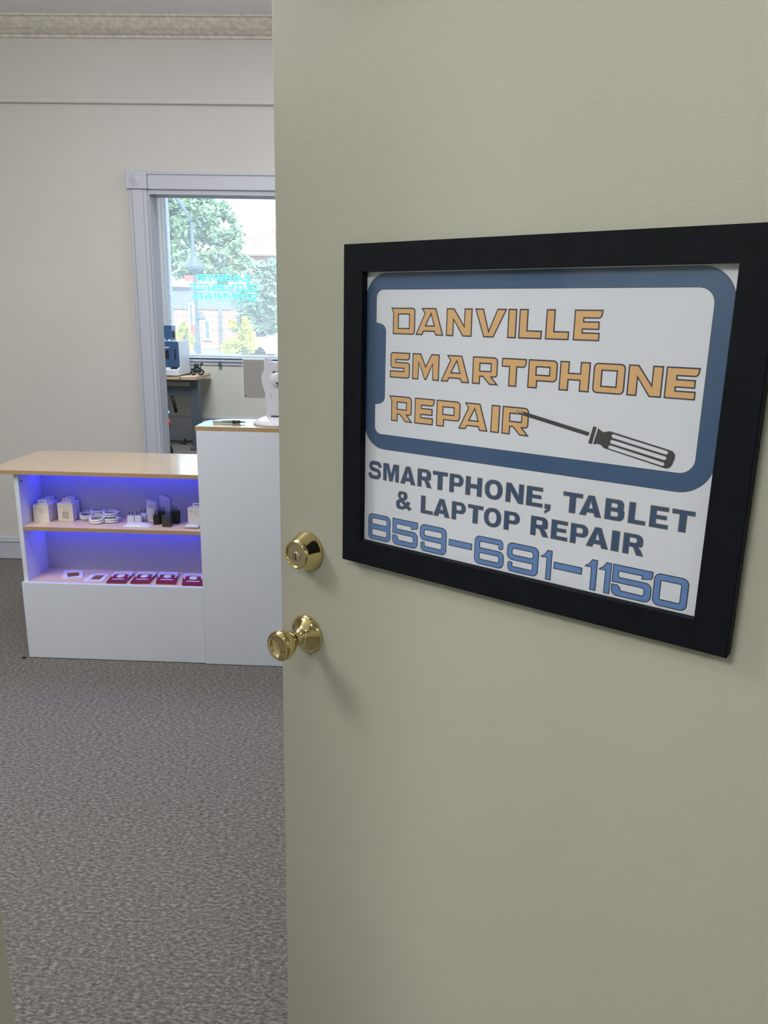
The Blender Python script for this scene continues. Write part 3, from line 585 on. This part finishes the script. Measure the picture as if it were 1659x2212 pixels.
for i, lb in enumerate(('white charger carton at the front of the left row on the upper shelf', 'white charger carton in the middle of the left row', 'white charger carton at the back of the left row')):
    charger_box(x0, x1, y0+i*.0325, y0+i*.0325+.032, hL, lb, 1 if i == 0 else 0)
x0, x1, y0 = bx(125.5, 160, 1125.5)
for i, lb in enumerate(('white charger carton with large plug picture in front of its twin', 'white charger carton behind the carton with large plug picture')):
    charger_box(x0, x1, y0+i*.0345, y0+i*.0345+.034, .077, lb, 2 if i == 0 else 0)
a = onZ(405, 1137, ZS); charger_box(a.x, a.x+.075, 3.035, 3.07, .077, 'pale carton at the right end of the upper shelf, half hidden by the tall counter', 1, True)
def coil(px, py, r, ry, tilt, lift, label, turn=0):
    c = onZ(px, py, ZS); t = thing('cable_coil', label, 'cable', (c.x, c.y, ZS+lift), 'coiled white charging cables on the shelf'); m = MB(); pts = []
    rg = random.Random(int(px)); n = 26; loops = 5
    for k in range(n*loops):
        a = 2*math.pi*k/n; q = k/(n*loops); rr_ = 1+.03*math.sin(a+q*9)-.09*(int(q*5)%3); v = Vector((r*rr_*math.cos(a), ry*rr_*math.sin(a), .0028+.016*q+math.sin(a)*tilt*ry+abs(tilt)*ry)); v.rotate(Matrix.Rotation(turn, 3, 'Z')); pts.append(Vector((c.x, c.y, ZS+lift))+v)
    m.tube(pts, .0024, 6); m.build('cord', M['cable'], t)
    p = pts[n//2]; tb = MB(); tb.tube([p+Vector((-.001, 0, -.002)), p+Vector((.003, 0, .016))], .0052, 8); tb.build('cable_tie', M['wplast'], t)
    p = pts[-1]; e = pts[-1]-pts[-3]; e.normalize(); pl = MB(); pl.tube([p, p+e*.014], .0034, 8); pl.build('plug', M['wplast'], t)
coil(187, 1121, .027, .024, .30, 0, 'white coiled cable nearest the cartons, leftmost of the cable heap')
coil(212, 1118, .029, .020, .15, .014, 'white coiled cable lying at the back of the cable heap')
coil(210, 1130, .031, .024, .32, 0, 'white coiled cable at the front of the cable heap')
coil(240, 1124, .031, .023, .20, .015, 'white coiled cable on top at the right of the cable heap')
coil(239, 1128, .035, .024, .05, 0, 'white coiled cable underneath at the right end of the heap')
def adapter(x, y, w_, d, h, rz, mt, label, group, cat='charger', prong=.017):
    t = thing('wall_adapter', label, cat, (x, y, ZS), group); MB().box((x-w_/2, y-d/2, ZS), (x+w_/2, y+d/2, ZS+h), .0022, rz, (x, y, 0)).build('body', mt, t)
    for s_ in (-1, 1):
        p = Vector((s_*.0062, 0, 0)); p.rotate(Matrix.Rotation(rz, 3, 'Z')); MB().box((x+p.x-.0009, y+p.y-.0028, ZS+h-.001), (x+p.x+.0009, y+p.y+.0028, ZS+h+prong)).build('prong', M['metal'], t)
    return t
gw = 'white plug adapters standing prongs up'
for px, py, lb in ((282, 1131, 'white plug adapter at the left of the adapter trio'), (298, 1131, 'white plug adapter in the middle of the adapter trio'), (309, 1126, 'white plug adapter at the back right of the adapter trio')):
    c = onZ(px, py, ZS); adapter(c.x, c.y+.012, .0285, .026, .033, .1, M['wplast'], lb, gw)
gb = 'black plug adapters in a cluster'
for px, py, w_, h, rz, lb in ((360, 1138, .035, .047, 0, 'dark square adapter standing at the front of the black cluster'), (338, 1133, .026, .041, .2, 'small black adapter at the left of the black cluster'), (350, 1130, .030, .050, .25, 'black adapter second from left in the black cluster'), (378, 1131, .036, .055, -.2, 'large black adapter at the right of the black cluster'), (362, 1120, .030, .058, 0, 'tallest black adapter at the back of the black cluster')):
    c = onZ(px, py, ZS); adapter(c.x, c.y+.008, w_, .026, h, rz, M['bplast2'] if px == 360 else M['bplast'], lb, gb)
# bagged things
def bag(name, cx, cy, w_, d, h, upright, label, group=None):
    t = thing(name, label, 'plastic bag', (cx, cy, ZS), group); m = MB(); n, k = 14, 10; rg = random.Random(int(cx*-1000)); G = []
    for sgn in (1, -1):
        grid = []
        for i in range(n+1):
            row = []
            for j_ in range(k+1):
                u, v = i/n, j_/k; e = math.sin(math.pi*u)**.5*math.sin(math.pi*v)**.5 if 0 < u < 1 and 0 < v < 1 else 0; jt = rg.uniform(-.0015, .0015)*(e > 0)
                if upright: row.append(m.bm.verts.new((cx+(u-.5)*w_, cy+sgn*(d/2)*e+jt, ZS+v*h*(1-.12*u if v > .9 else 1))))
                else: row.append(m.bm.verts.new((cx+(u-.5)*w_, cy+(v-.5)*d, ZS+.001+(h if sgn > 0 else 0)*(e)+jt*(sgn > 0)+.0005)))
            grid.append(row)
        for i in range(n):
            for j_ in range(k): f_ = m.bm.faces.new((grid[i][j_], grid[i+1][j_], grid[i+1][j_+1], grid[i][j_+1])); f_.smooth = True
    m.build('film', M['bag'], t); return t
c = onZ(297, 1138, ZS); t = bag('bagged_cable', c.x, c.y+.008, .118, .045, .016, False, 'clear bag with a coiled cable lying in front of the white adapters')
m = MB(); m.tube([(c.x-.01+.036*math.cos(a/24*6.283), c.y+.006+.014*math.sin(a/24*6.283), ZS+.004) for a in range(24)], .0022, 6, True); m.tube([(c.x-.01+.033*math.cos(a/24*6.283), c.y+.006+.012*math.sin(a/24*6.283), ZS+.008) for a in range(24)], .0022, 6, True); m.build('cord', M['cable'], t)
c = onZ(326, 1130, ZS); t = bag('bagged_adapter', c.x, c.y+.022, .047, .03, .098, True, 'clear bag standing upright with a printed white adapter inside, beside the black adapters', None)
MB().box((c.x-.013, c.y+.014, ZS+.002), (c.x+.014, c.y+.030, ZS+.060), .002).build('adapter_body', M['wplast'], t)
g = MB(); yy = c.y+.0055
for k in range(5): g.box((c.x-.008, yy, ZS+.066+k*.0028), (c.x+.010, yy+.0004, ZS+.0672+k*.0028))
g.box((c.x-.006, c.y+.0136, ZS+.045), (c.x+.008, c.y+.014, ZS+.052)); g.box((c.x-.002, c.y+.0136, ZS+.026), (c.x+.006, c.y+.014, ZS+.038)); g.box((c.x, c.y+.0136, ZS+.010), (c.x+.008, c.y+.014, ZS+.016))
g.build('printed_label', M['print'], t)
c = onZ(362, 1118, ZS); t = bag('empty_bag', c.x+.002, 3.118, .045, .006, .112, True, 'faint clear bag leaning on the back board behind the black adapters')
c = onZ(413, 1142, ZS); t = thing('clear_case', 'small clear case holding a white item at the right end of the upper shelf', 'case', (c.x, c.y+.015, ZS))
MB().box((c.x-.032, c.y-.008, ZS), (c.x+.036, c.y+.036, ZS+.016), .005).build('shell', M['clear'], t); MB().box((c.x-.026, c.y-.003, ZS+.004), (c.x+.030, c.y+.031, ZS+.014), .004).build('contents', M['wplast'], t)
# lower shelf packages
ZL = .338
def pframe(pts, win_, label):
    P3 = [onZ(x, y, ZL) for x, y in pts]; c = sum(P3, Vector())/len(P3); t = thing('window_card', label, 'packaging', (c.x, c.y, ZL), 'white open window cards')
    W = [onZ(x, y, ZL) for x, y in win_]
    MB().prism([(p.x, p.y, ZL+.0005) for p in P3], (0, 0, .0025), [[(p.x, p.y, ZL+.0005) for p in W]]).build('card', M['card'], t)
    MB().prism([(p.x, p.y, ZL+.0005) for p in W], (0, 0, .0008)).build('window_insert', M['brown'], t, label='brown insert showing through the card window')
pframe([(139, 1234), (151, 1233.5), (155, 1232), (162, 1232), (166, 1233.5), (180, 1233.5), (180, 1246), (178, 1249), (171, 1250), (169, 1248.5), (147, 1250), (146, 1252), (138, 1252), (135.5, 1250), (137, 1237)], [(145, 1238.5), (171, 1237), (171, 1245), (146, 1248)], 'white window card lying flat at the left of the bottom shelf')
pframe([(207, 1240.5), (216, 1240), (219, 1238.5), (226, 1239), (228, 1240.5), (238, 1241), (226, 1252), (221, 1257.3), (209, 1257.5), (207, 1256), (192, 1256), (189, 1257.5), (181, 1256.5), (180, 1254), (196, 1243)], [(207, 1243.5), (226.5, 1243.5), (215, 1253.5), (194, 1253)], 'white window card lying askew next to the maroon packs')
def mpack(bl_, br_, tr_, tl_, label):
    P3 = [onZ(*q, ZL) for q in (bl_, br_, tr_, tl_)]; c = sum(P3, Vector())/4; t = thing('blister_pack', label, 'packaging', (c.x, c.y, ZL), 'maroon and white accessory packs on the bottom shelf')
    b = lambda u, v: (P3[0]*(1-u)*(1-v)+P3[1]*u*(1-v)+P3[2]*u*v+P3[3]*(1-u)*v)
    z = lambda p, h: (p.x, p.y, ZL+h); H_ = .009
    bk = MB(); bk.prism([z(b(u, v), .0003) for u, v in ((0, 0), (1, 0), (1, .72), (0, .72))], (0, 0, H_)); bk.build('maroon_box', M['maroon'], t)
    MB().prism([z(b(u, v), .0003) for u, v in ((.0, -.02), (1, -.02), (1, .0), (0, .0))], (0, 0, .004)).build('box_flap', M['brown'], t)
    wt = MB(); pts = rnd([(0, .56), (.16, .72), (.30, .80, .1), (.70, .80, .1), (.84, .72), (1, .56), (1.0, .86, .05), (.94, 1, .05), (.06, 1, .05), (0, .86, .05)], 4); wt.prism([z(b(p.x, p.y), H_*.6) for p in pts], (0, 0, H_*.55)); wt.build('white_card', M['card'], t)
    ov = MB(); ov.prism([z(b(.5+.20*math.cos(k*math.pi/9), .56+.15*math.sin(k*math.pi/9)), H_+.0003) for k in range(18)], (0, 0, .001)); ov.build('oval_picture', M['card'], t)
    ln = MB(); ln.prism([z(b(u, v), H_+.0003) for u, v in ((.2, .23), (.8, .23), (.8, .29), (.2, .29))], (0, 0, .0006))
    ln.build('white_print', M['card'], t)
    for u in (.05, .88): MB().prism([z(b(u+a, v), H_+.0003) for a, v in ((0, .48), (.06, .48), (.06, .64), (0, .64))], (0, 0, .0006)).build('side_mark', M['card'], t)
mpack((230, 1261), (271, 1261), (291, 1239.5), (248, 1239.5), 'maroon pack beside the askew white card, leftmost of the packs')
mpack((282, 1261.5), (323, 1261.5), (341, 1239.5), (299, 1239.5), 'maroon pack second from the left on the bottom shelf')
mpack((337, 1262), (380, 1263), (386, 1240.5), (343, 1240), 'maroon pack third from the left, overlapping its right neighbour')
mpack((393, 1266), (440, 1267), (440, 1243.5), (397, 1243), 'maroon pack at the right end cut off by the tall counter')

# ------------------------------------------------------------------ on the tall counter: pen, marker, terminal
A = onZ(460, 914, ZTT); B = onZ(530, 915.5, ZTT); d = (B-A).normalized(); up_ = Vector((0, 0, .0068))
t = thing('marker_pen', 'white marker pen with black cap lying on the tall counter', 'pen', A)
MB().tube([A+up_, A+up_+d*.002, A+up_+d*.080], [.0045, .0062, .0062], 12).build('barrel', M['silver'], t); MB().tube([A+up_+d*.080, A+up_+d*.110, A+up_+d*.112, A+up_+d*.132], [.0068, .0064, .003, .002], 12).build('cap', M['black'], t)
pos = thing('payment_terminal', 'white countertop payment terminal with swivel base and grey screen back', 'terminal', (-.55, 3.05, ZTT))
PX, PY = -.535, 3.06
c0 = onZ(603, 917, ZTT)
MB().lathe([(0, 0), (.100, 0), (.104, .004), (.098, .010), (.070, .024), (.050, .030), (.04, .031), (0, .031)], (onZ(547, 914, ZTT).x+.104, 3.055, ZTT), (0, 0, 1), 48).build('swivel_base', M['pos'], pos)
BXC = onZ(547, 914, ZTT).x+.104; YP = 3.055
MB().lathe([(0, .031), (.040, .031), (.040, .036), (0, .036)], (BXC, YP, ZTT), (0, 0, 1), 32).build('swivel_ring', M['black'], pos)
col = onY(573, 905, YP-.02)
p_ = lambda x, y, Y=YP-.02: (onY(x, y, Y).x, onY(x, y, Y).z)
m = MB(); o = rnd([(*p_(577, 902),), (*p_(573.5, 850), .006), (*p_(586, 850), .006), (*p_(587, 862), .004), (*p_(640, 862), .004), (*p_(640, 902),)], 5)
m.prism([(q.x, YP-.03, q.y) for q in o], (0, .05, 0)); m.build('column', M['pos'], pos)
m = MB(); pts = [(571, 774, .004), (579, 773, .004), (582, 781), (600, 783), (640, 783), (640, 862), (588, 862), (574, 850), (570, 838, .01), (565, 820, .03), (566, 808, .02), (571, 800, .01)]
o = rnd([(*p_(x, y), *r) for x, y, *r in pts], 6); m.prism([(q.x, YP-.028, q.y) for q in o], (0, .040, 0)); m.build('tilt_arm', M['pos'], pos)
m = MB(); c1 = p_(600, 828, YP-.03); m.lathe([(0, .012), (.020, .010), (.028, .006), (.031, 0)], (c1[0], YP-.028, c1[1]+.015), (0, -1, 0), 32); m.build('hinge_cover', M['pos'], pos)
m = MB(); q = p_(594, 804, YP-.03); m.box((q[0]-.009, YP-.032, q[1]-.003), (q[0]+.012, YP-.026, q[1]+.003), .001); m.build('cable_slot', M['black'], pos)
m = MB(); q = p_(598, 829, YP-.04)
for sx in ((-.006, 0, .008, .004), (.002, -.008, .010, .003)): m.face([(q[0]+sx[0], YP-.0405, q[1]+sx[1]+.004), (q[0]+sx[2], YP-.0405, q[1]+sx[1]+.007), (q[0]+sx[2]-.002, YP-.0405, q[1]+sx[1]-.005)])
m.build('leaf_emblem', M['black'], pos)
YD = YP+.014; a = onY(524.5, 776, YD); b = onY(590, 860.5, YD); m = MB(); m.use(M['silver']); m.box((a.x, YD, b.z), (b.x, YD+.008, a.z), .002); m.build('screen_back', None, pos)
m = MB(); m.use(M['wplast']); m.box((a.x-.002, YD+.003, b.z-.001), (b.x, YD+.0075, a.z+.003), .001); m.build('screen_bezel', None, pos)
q = onY(531, 855, YD); m = MB(); m.face([(q.x-.003, YD-.0006, q.z-.002), (q.x+.004, YD-.0006, q.z-.003), (q.x+.001, YD-.0006, q.z+.005)]); m.build('small_emblem', M['dark'], pos)

# ------------------------------------------------------------------ far room desk and what stands on it
YE = 8.05; ZD = .785
cr = onY(423, 817, YE)
dk = thing('standing_desk', 'grey legged standing desk with wooden top under the window', 'desk', (cr.x-.8, 8.35, 0)); DX1 = cr.x+.005; DX0 = DX1-1.5
ring = rnd([(DX0, YE), (DX1, YE, .02), (DX1, YF-.05, .02), (DX0, YF-.05)], 4)
MB().prism([(p.x, p.y, ZD-.028) for p in ring], (0, 0, .028)).build('desk_top', M['dwood'], dk)
lx = onY(411.5, 900, 8.10).x
for dx in (0, -1.15):
    MB().box((lx+dx-.0, 8.14, .028), (lx+dx+.083, 8.27, ZD-.028), .003).build('leg', M['desk'], dk)
    MB().box((lx+dx-.01, 8.06, 0.001), (lx+dx+.095, 8.62, .03), .006).build('foot', M['desk'], dk)
MB().box((lx-1.07, 8.15, .575), (lx, 8.19, .675), .003).build('crossbar', M['desk'], dk)
p1, p2 = onY(369, 858, 8.14), onY(379, 892, 8.14); MB().tube([(p1.x, 8.17, .60), (p2.x, 8.17, p2.z)], .018, 6).build('control_arm', M['black'], dk)
MB().box((lx-1.1, 8.12, ZD-.062), (lx+.10, 8.16, ZD-.029)).build('rail', M['desk'], dk)
def loose(name, pts, r, label, mt=None): MB().tube(pts, r, 6).build(name, mt or M['black'], None, label, 'cable')
a, b, c = onZ(391, 959, 0), onZ(400, 961, 0), onZ(412, 950, 0)
loose('power_cord', [(a.x, a.y, .012), (b.x, b.y, .008), ((b.x+c.x)/2, (b.y+c.y)/2-.05, .006), (c.x, c.y-.25, .05)], .009, 'black cord lying on the floor beside the desk foot')
q0, q1, q2, q3 = (onY(430, 868, 8.35), onY(434, 878, 8.35), onY(435, 886, 8.35), onY(433, 893, 8.35))
loose('hanging_cord', [q0, q1, q2, q3, q3-Vector((.02, 0, .1))], .005, 'thin black cord looping down beside the desk leg')
# printer-like machine
PR = thing('bench_machine', 'white and dark blue boxy bench machine on the desk', 'machine', (DX1-.4, 8.33, ZD))
yf = 8.17; xr_ = onY(388.5, 770, yf).x; xl_ = xr_-.40; zt_ = onY(385, 737, yf).z; zb = ZD+.01
yr = min(onX(409, 770, xr_).y, 8.62)
MB().prism([(yy_ and xr_, yy_, zz_) for yy_, zz_ in ((yf-.07, zb), (yf-.07, zb+.055), (yf+.005, zb+.085), (yf+.005, zt_), (yr, zt_), (yr, zb))], (xl_-xr_, 0, 0)).build('housing', M['pwhite'], PR)
o = rnd([(xl_+.01, zb+.088), (xr_-.004, zb+.088, .01), (xr_-.012, zt_-.004, .02), (xl_+.01, zt_-.004)], 5)
fp = MB().prism([(q.x, yf-.012, q.y) for q in o], (0, .017, 0)).build('front_cover', M['pblue'], PR)
a, b = onY(354, 756, yf), onY(366, 775, yf); MB().box((a.x, yf-.016, b.z), (b.x, yf-.011, a.z)).build('screen', M['black'], fp)
a, b = onY(377, 754, yf), onY(381, 777, yf); MB().box((a.x, yf-.015, b.z), (b.x, yf-.011, a.z), .001).build('handle_slot', M['black'], fp)
a, b = onY(354, 749, yf), onY(366, 751.5, yf); MB().box((a.x, yf-.014, b.z), (b.x, yf-.011, a.z)).build('brand_strip', M['pwhite'], fp)
a, b = onY(368, 789, yf-.05), onY(382, 791, yf-.05); MB().box((a.x, yf-.045, zb+.062), (b.x, yf-.01, zb+.082)).build('paper_slot', M['black'], PR)
a, b = onY(352, 703, yf+.12), onY(371.5, 734, yf+.12)
cb = thing('blue_box', 'small dark blue box standing on top of the bench machine', 'box', ((a.x+b.x)/2, yf+.2, zt_)); MB().box((b.x-.25, yf+.12, zt_), (b.x, yf+.26, a.z), .004).build('case', M['pblue'], cb)
MB().box((b.x, yf+.16, zt_+.02), (b.x+.012, yf+.22, zt_+.10), .003).build('side_clip', M['black'], cb)
for px in (355, 366): q = onY(px, 731, yf+.115); MB().box((q.x-.012, yf+.108, zt_), (q.x+.014, yf+.1195, zt_+.014), .002).build('white_tag', M['pwhite'], cb)
a, b = onZ(360, 812, ZD), onZ(376, 812, ZD); MB().prism([(a.x-.1, YE+.01, ZD+.001), (b.x+.02, YE+.01, ZD+.001), (b.x-.01, YE+.07, ZD+.001), (a.x-.1, YE+.07, ZD+.001)], (0, 0, .006)).build('black_mat', M['black'], None, 'thin black mat at the front edge of the desk', 'mat')
a = onZ(383, 815, ZD); b = onZ(420, 813, ZD)
MB().prism([(a.x, a.y, ZD+.0005), (b.x, b.y, ZD+.0005), (b.x+.02, b.y+.11, ZD+.0005), (a.x+.03, a.y+.11, ZD+.0005)], (0, 0, .0015)).build('paper_sheet', M['paperw'], None, 'white sheet of paper on the desk in front of the machine', 'paper')
a = onZ(403, 810, ZD); MB().tube([(a.x-.06, a.y-.01, ZD+.007), (a.x-.01, a.y+.0, ZD+.007), (a.x+.03, a.y+.03, ZD+.007), (a.x+.03, a.y+.06, ZD+.030)], .007, 6).build('adapter_cord', M['black'], None, 'black cord bunched at the base of the bench machine', 'cable')
# motorcycle model
mc0 = onZ(428, 811, ZD); s = 1.0
mcx, mcy = mc0.x, mc0.y
mc = thing('model_motorcycle', 'small dark green model motorcycle on the desk corner', 'model', (mcx, mcy, ZD))
def W(px, py): q = onY(px, py, mcy); return Vector((q.x, mcy, max(q.z, ZD+.001)))
rw = .028
def wheel(c, r, name='wheel'): MB().tube([(c[0]+r*math.cos(a/20*6.283), c[1], c[2]+r*math.sin(a/20*6.283)) for a in range(20)], .009, 8, True).tube([(c[0]-r, c[1], c[2]), (c[0]+r, c[1], c[2])], .003, 5).tube([(c[0], c[1], c[2]-r), (c[0], c[1], c[2]+r)], .003, 5).build(name, M['black'], mc)
c1 = W(434, 805); c1.z = ZD+.037; c2 = W(418, 807); c2.z = ZD+.033
wheel(c1, rw); wheel(c2, .024)
m = MB(); m.tube([c2, W(424, 800), W(430, 797), c1+Vector((0, 0, .0))], .009, 8); m.sphere(W(425, 800), (.046, .018, .026), 8); m.sphere(W(424, 791), (.030, .018, .034), 8); m.tube([W(419, 798), W(424, 788), W(431, 797)], [.012, .016, .012], 8); m.tube([W(412, 797), W(420, 798), W(428, 798)], [.006, .012, .012], 8); m.build('body', M['green'], mc)
m = MB(); m.tube([c1, W(433, 797), W(434, 788)], .006, 8); m.sphere(W(436, 785), .014, 8); m.tube([W(436, 788)+Vector((0, -.03, 0)), W(434, 788), W(436, 788)+Vector((0, .03, 0))], .004, 6); m.tube([W(425, 786), W(436, 788)], .004, 6); m.build('handlebar', M['green'], mc)
# vacuum-like object by the jamb
v0 = onZ(362, 968, 0); Yv = 7.5
q = onY(358, 955, Yv); vc = thing('wheeled_canister', 'red and black wheeled canister half hidden behind the doorway casing', 'machine', (q.x, Yv, 0))
zc = onY(358, 950, Yv).z; e = onY(372, 952, Yv)
m = MB(); m.lathe([(0, -.03), (.07, -.03), (.09, -.02), (.09, .02), (.07, .03), (0, .03)], (e.x-.09, Yv, .092), (0, -1, 0), 32); m.build('wheel', M['black'], vc)
z1, z2 = onY(366, 926, Yv).z, onY(366, 902, Yv).z; xe = onY(367.5, 914, Yv).x
m = MB(); m.sphere((xe-.10, Yv+.03, (z1+z2)/2), (.10, .10, (z2-z1)/2+.01), 12); m.build('body', M['red'], vc)
m = MB(); m.tube([(xe-.12, Yv+.04, .08), (xe-.12, Yv+.04, z2+.04)], .05, 16); m.build('neck', M['black'], vc)
q = onY(363.5, 890, Yv); m = MB(); m.sphere((q.x, Yv, q.z), .012, 8); m.tube([(q.x-.01, Yv, q.z), (q.x-.10, Yv+.03, q.z-.03)], .010, 8); m.build('indicator_light', M['bluled'], vc, label='blue glowing indicator light')
p = onZ(52, 1422, 0); MB().sphere((p.x, p.y, .004), (.010, .005, .004), 6).build('floor_scrap', M['black'], None, 'tiny black scrap on the carpet by the counter corner', 'debris')

# ------------------------------------------------------------------ street outside
def ob(px, py, Y): return onY(px, py, Y)
struct('ground', MB().box((-60, YF+.2, -.5), (60, 120, -.35)), M['asphalt'])
def building(name, label, x0, x1, ztop, Y, mt, cornice, wins=(), roofm=None, extra=None):
    t = thing(name, label, 'building', ((x0+x1)/2, Y+3, -.35)); MB().box((x0, Y, -.35), (x1, Y+6, ztop)).build('wall', mt, t)
    for z_, h_ in cornice: MB().box((x0-.15, Y-.3, z_), (x1+.15, Y+.1, z_+h_)).build('cornice', M['stone'], t)
    for a, b, c_, d_ in wins:
        w_ = MB().box((a, Y-.06, c_), (b, Y+.05, d_)).build('window', M['stone'], t); MB().box((a+.08, Y-.08, c_+.08), (b-.08, Y-.06, d_-.08)).build('pane', M['shopglass'], w_)
    return t
Y1 = 52; a = ob(528, 512, Y1); q = ob(596, 552, Y1)
B1 = building('brick_building', 'taller red brick building with white cornice behind the trees at right', a.x, a.x+14, a.z, Y1, M['brick'], [(q.z, .35)], [(a.x+1+k*1.9, a.x+2+k*1.9, q.z-3, q.z-1) for k in range(6)])
for k in range(2): MB().box((a.x+1.6+k*5, Y1+1, a.z), (a.x+2.3+k*5, Y1+2, a.z+.6)).build('chimney', M['brick'], B1)
Y2 = 40; a = ob(340, 612, Y2); b = ob(497, 612, Y2); zc_ = a.z; zb_ = ob(430, 668, Y2).z; bx0 = a.x-8
B2 = thing('shop_building', 'low shop building with grey fascia above brick front across the street', 'building', ((bx0+b.x)/2, Y2+3, -.35))
MB().box((bx0, Y2, -.35), (b.x, Y2+6, zb_)).build('shop_front', M['brick'], B2); MB().box((bx0, Y2-.05, zb_), (b.x, Y2+6, zc_-.1)).build('fascia', M['greywall'], B2); MB().box((bx0, Y2-.3, zc_-.15), (ob(416, 612, Y2).x, Y2+6, zc_+.12)).build('cornice', M['stone'], B2)
for xa, xb, ya, yb in ((407, 424, 655, 740), (440, 458, 690, 735), (476, 481, 668, 755)):
    p, q = ob(xa, ya, Y2), ob(xb, yb, Y2); w_ = MB().box((p.x, Y2-.12, q.z), (q.x, Y2, p.z)).build('window', M['stone'], B2); MB().box((p.x+.1, Y2-.14, q.z+.1), (q.x-.1, Y2-.12, p.z-.1)).build('pane', M['shopglass'], w_)
p, q = ob(392, 594, Y2), ob(415, 611, Y2); MB().box((p.x, Y2+.5, zc_+.1), (q.x, Y2+1.2, p.z)).build('roof_box', M['redsign'], B2, label='red rooftop box')
p, q = ob(411, 702, Y2-3), ob(424, 726, Y2-3); rs = thing('red_sign', 'red street side sign in front of the shop building', 'sign', ((p.x+q.x)/2, Y2-3, -.35))
MB().box((p.x, Y2-3, q.z), (q.x, Y2-2.9, p.z), .02).build('sign_board', M['redsign'], rs); MB().tube([((p.x+q.x)/2, Y2-2.93, -.35), ((p.x+q.x)/2, Y2-2.93, q.z)], .03, 6).build('sign_post', M['post'], rs)
def tree(name, label, cat, Y, blobs, n, ls, mt, base, group=None, rr=None):
    rg = random.Random(len(label)*7+n); bpt = ob(*base, Y); t = thing(name, label, cat, (bpt.x, Y, -.35), group); m = MB(); top = None
    C_ = []
    for px, py, rx, ry in blobs: c = ob(px, py, Y); C_.append((c, rx*Y/F, ry*Y/F))
    tot = sum(a*b for _, a, b in C_)
    for c, rx, ry in C_:
        N_ = int(n*rx*ry/tot); subs = []
        for k in range(34):
            v = Vector((rg.uniform(-1, 1), rg.uniform(-1, 1), rg.uniform(-1, 1))).normalized()*rg.uniform(.1, 1.0); subs.append(v)
        for k in range(N_):
            if True:
                v = rg.choice(subs)+Vector((rg.gauss(0, .13), rg.gauss(0, .13), rg.gauss(0, .11)))
                p = c+Vector((v.x*rx, v.y*rx*.8, v.z*ry))
            while False:
                v = Vector((rg.uniform(-1, 1), rg.uniform(-1, 1), rg.uniform(-1, 1)))
                if v.length < 1: break
            s_ = ls*rg.uniform(.6, 1.3)
            e1 = Vector((rg.uniform(-1, 1), rg.uniform(-1, 1), rg.uniform(-1, 1))).normalized(); e2 = e1.orthogonal().normalized()
            if p.z < -.3: continue
            m.face([p-e1*s_, p-e2*s_*.55, p+e1*s_, p+e2*s_*.55])
    m.build('foliage', mt, t, kind=None)
    tk = MB(); c = C_[0][0]; tk.tube([(bpt.x, Y, -.35), (bpt.x*.6+c.x*.4, Y, c.z*.5), c], [.16, .11, .05], 8); tk.build('trunk', M['bark'], t); return t
tree('street_tree', 'large leafy green street tree rising at the left of the window', 'tree', 48, [(400, 500, 75, 70), (460, 470, 50, 55), (500, 525, 42, 40), (430, 570, 60, 40), (480, 580, 50, 30), (360, 430, 60, 60), (420, 420, 50, 40), (385, 560, 45, 40), (520, 570, 28, 24)], 15000, .19, M['leaf'], (450, 760))
tree('street_tree', 'blue green tree standing in front of the brick building at right', 'tree', 34, [(560, 640, 48, 60), (590, 600, 40, 50), (540, 690, 40, 40), (590, 700, 40, 40)], 7000, .13, M['leaf3'], (560, 760))
tree('yellow_shrub', 'bright yellow green shrub right of the lamp post', 'shrub', 26, [(533, 728, 18, 36), (515, 748, 18, 22), (545, 748, 14, 18), (503, 700, 9, 12), (490, 750, 12, 18)], 3500, .07, M['leaf2'], (530, 775))
tree('yellow_shrub', 'yellow green shrub left of the lamp post', 'shrub', 26, [(397, 712, 10, 20), (385, 730, 14, 18), (405, 740, 14, 24)], 2200, .07, M['leaf2'], (397, 775))
YL = 24; lp = thing('lamp_post', 'dark street lamp post with curved arm and bell lamp seen through the blind', 'street lamp', (ob(429, 760, YL).x, YL, -.35))
gb_ = ob(430, 790, YL); pt = ob(414, 480, YL); MB().tube([(ob(429, 765, YL).x, YL, -.35), ob(427, 730, YL), ob(424, 660, YL), ob(418, 560, YL), pt], [.085, .08, .05, .045, .05], 12).build('pole', M['post'], lp)
MB().tube([pt, ob(409, 470, YL), ob(398, 452, YL), ob(385, 432, YL), ob(368, 415, YL), ob(350, 405, YL)], .045, 10).build('curved_arm', M['post'], lp)
q = ob(420, 575, YL); MB().lathe([(0, .42), (.06, .42), (.10, .25), (.26, .05), (.30, -.08), (.12, -.16), (0, -.18)], q, (0, 0, 1), 24).build('bell_lamp', M['post'], lp)
q = ob(434, 682, YL); MB().lathe([(0, .12), (.05, .1), (.13, -.05), (.13, -.12), (0, -.14)], q, (0, 0, 1), 20).build('lower_lamp', M['post'], lp)
def car(x, Y, label, mt):
    t = thing('parked_car', label, 'car', (x, Y, -.35), 'cars parked in the street'); g = -.35
    pr = [(-2.1, .35), (-2.1, .75), (-1.5, .95), (-.8, 1.0), (-.3, 1.42), (1.1, 1.45), (1.8, 1.05), (2.15, .95), (2.2, .4)]
    MB().prism([(x+a, Y, g+b) for a, b in pr], (0, 1.7, 0)).build('body', mt, t)
    MB().prism([(x+a, Y-.01, g+b) for a, b in ((-.6, 1.04), (-.22, 1.36), (1.02, 1.38), (1.5, 1.06))], (0, 1.72, 0)).build('windows', M['shopglass'], t)
    for dx in (-1.35, 1.4):
        for dy in (0, 1.5): MB().lathe([(0, -.1), (.3, -.1), (.32, -.05), (.32, .12), (0, .12)], (x+dx, Y+dy+.1, g+.32), (0, 1, 0), 20).build('wheel', M['tyre'], t)
q = ob(600, 750, 29); car(q.x+.6, 29, 'white parked car at the lower right of the window', M['carw'])
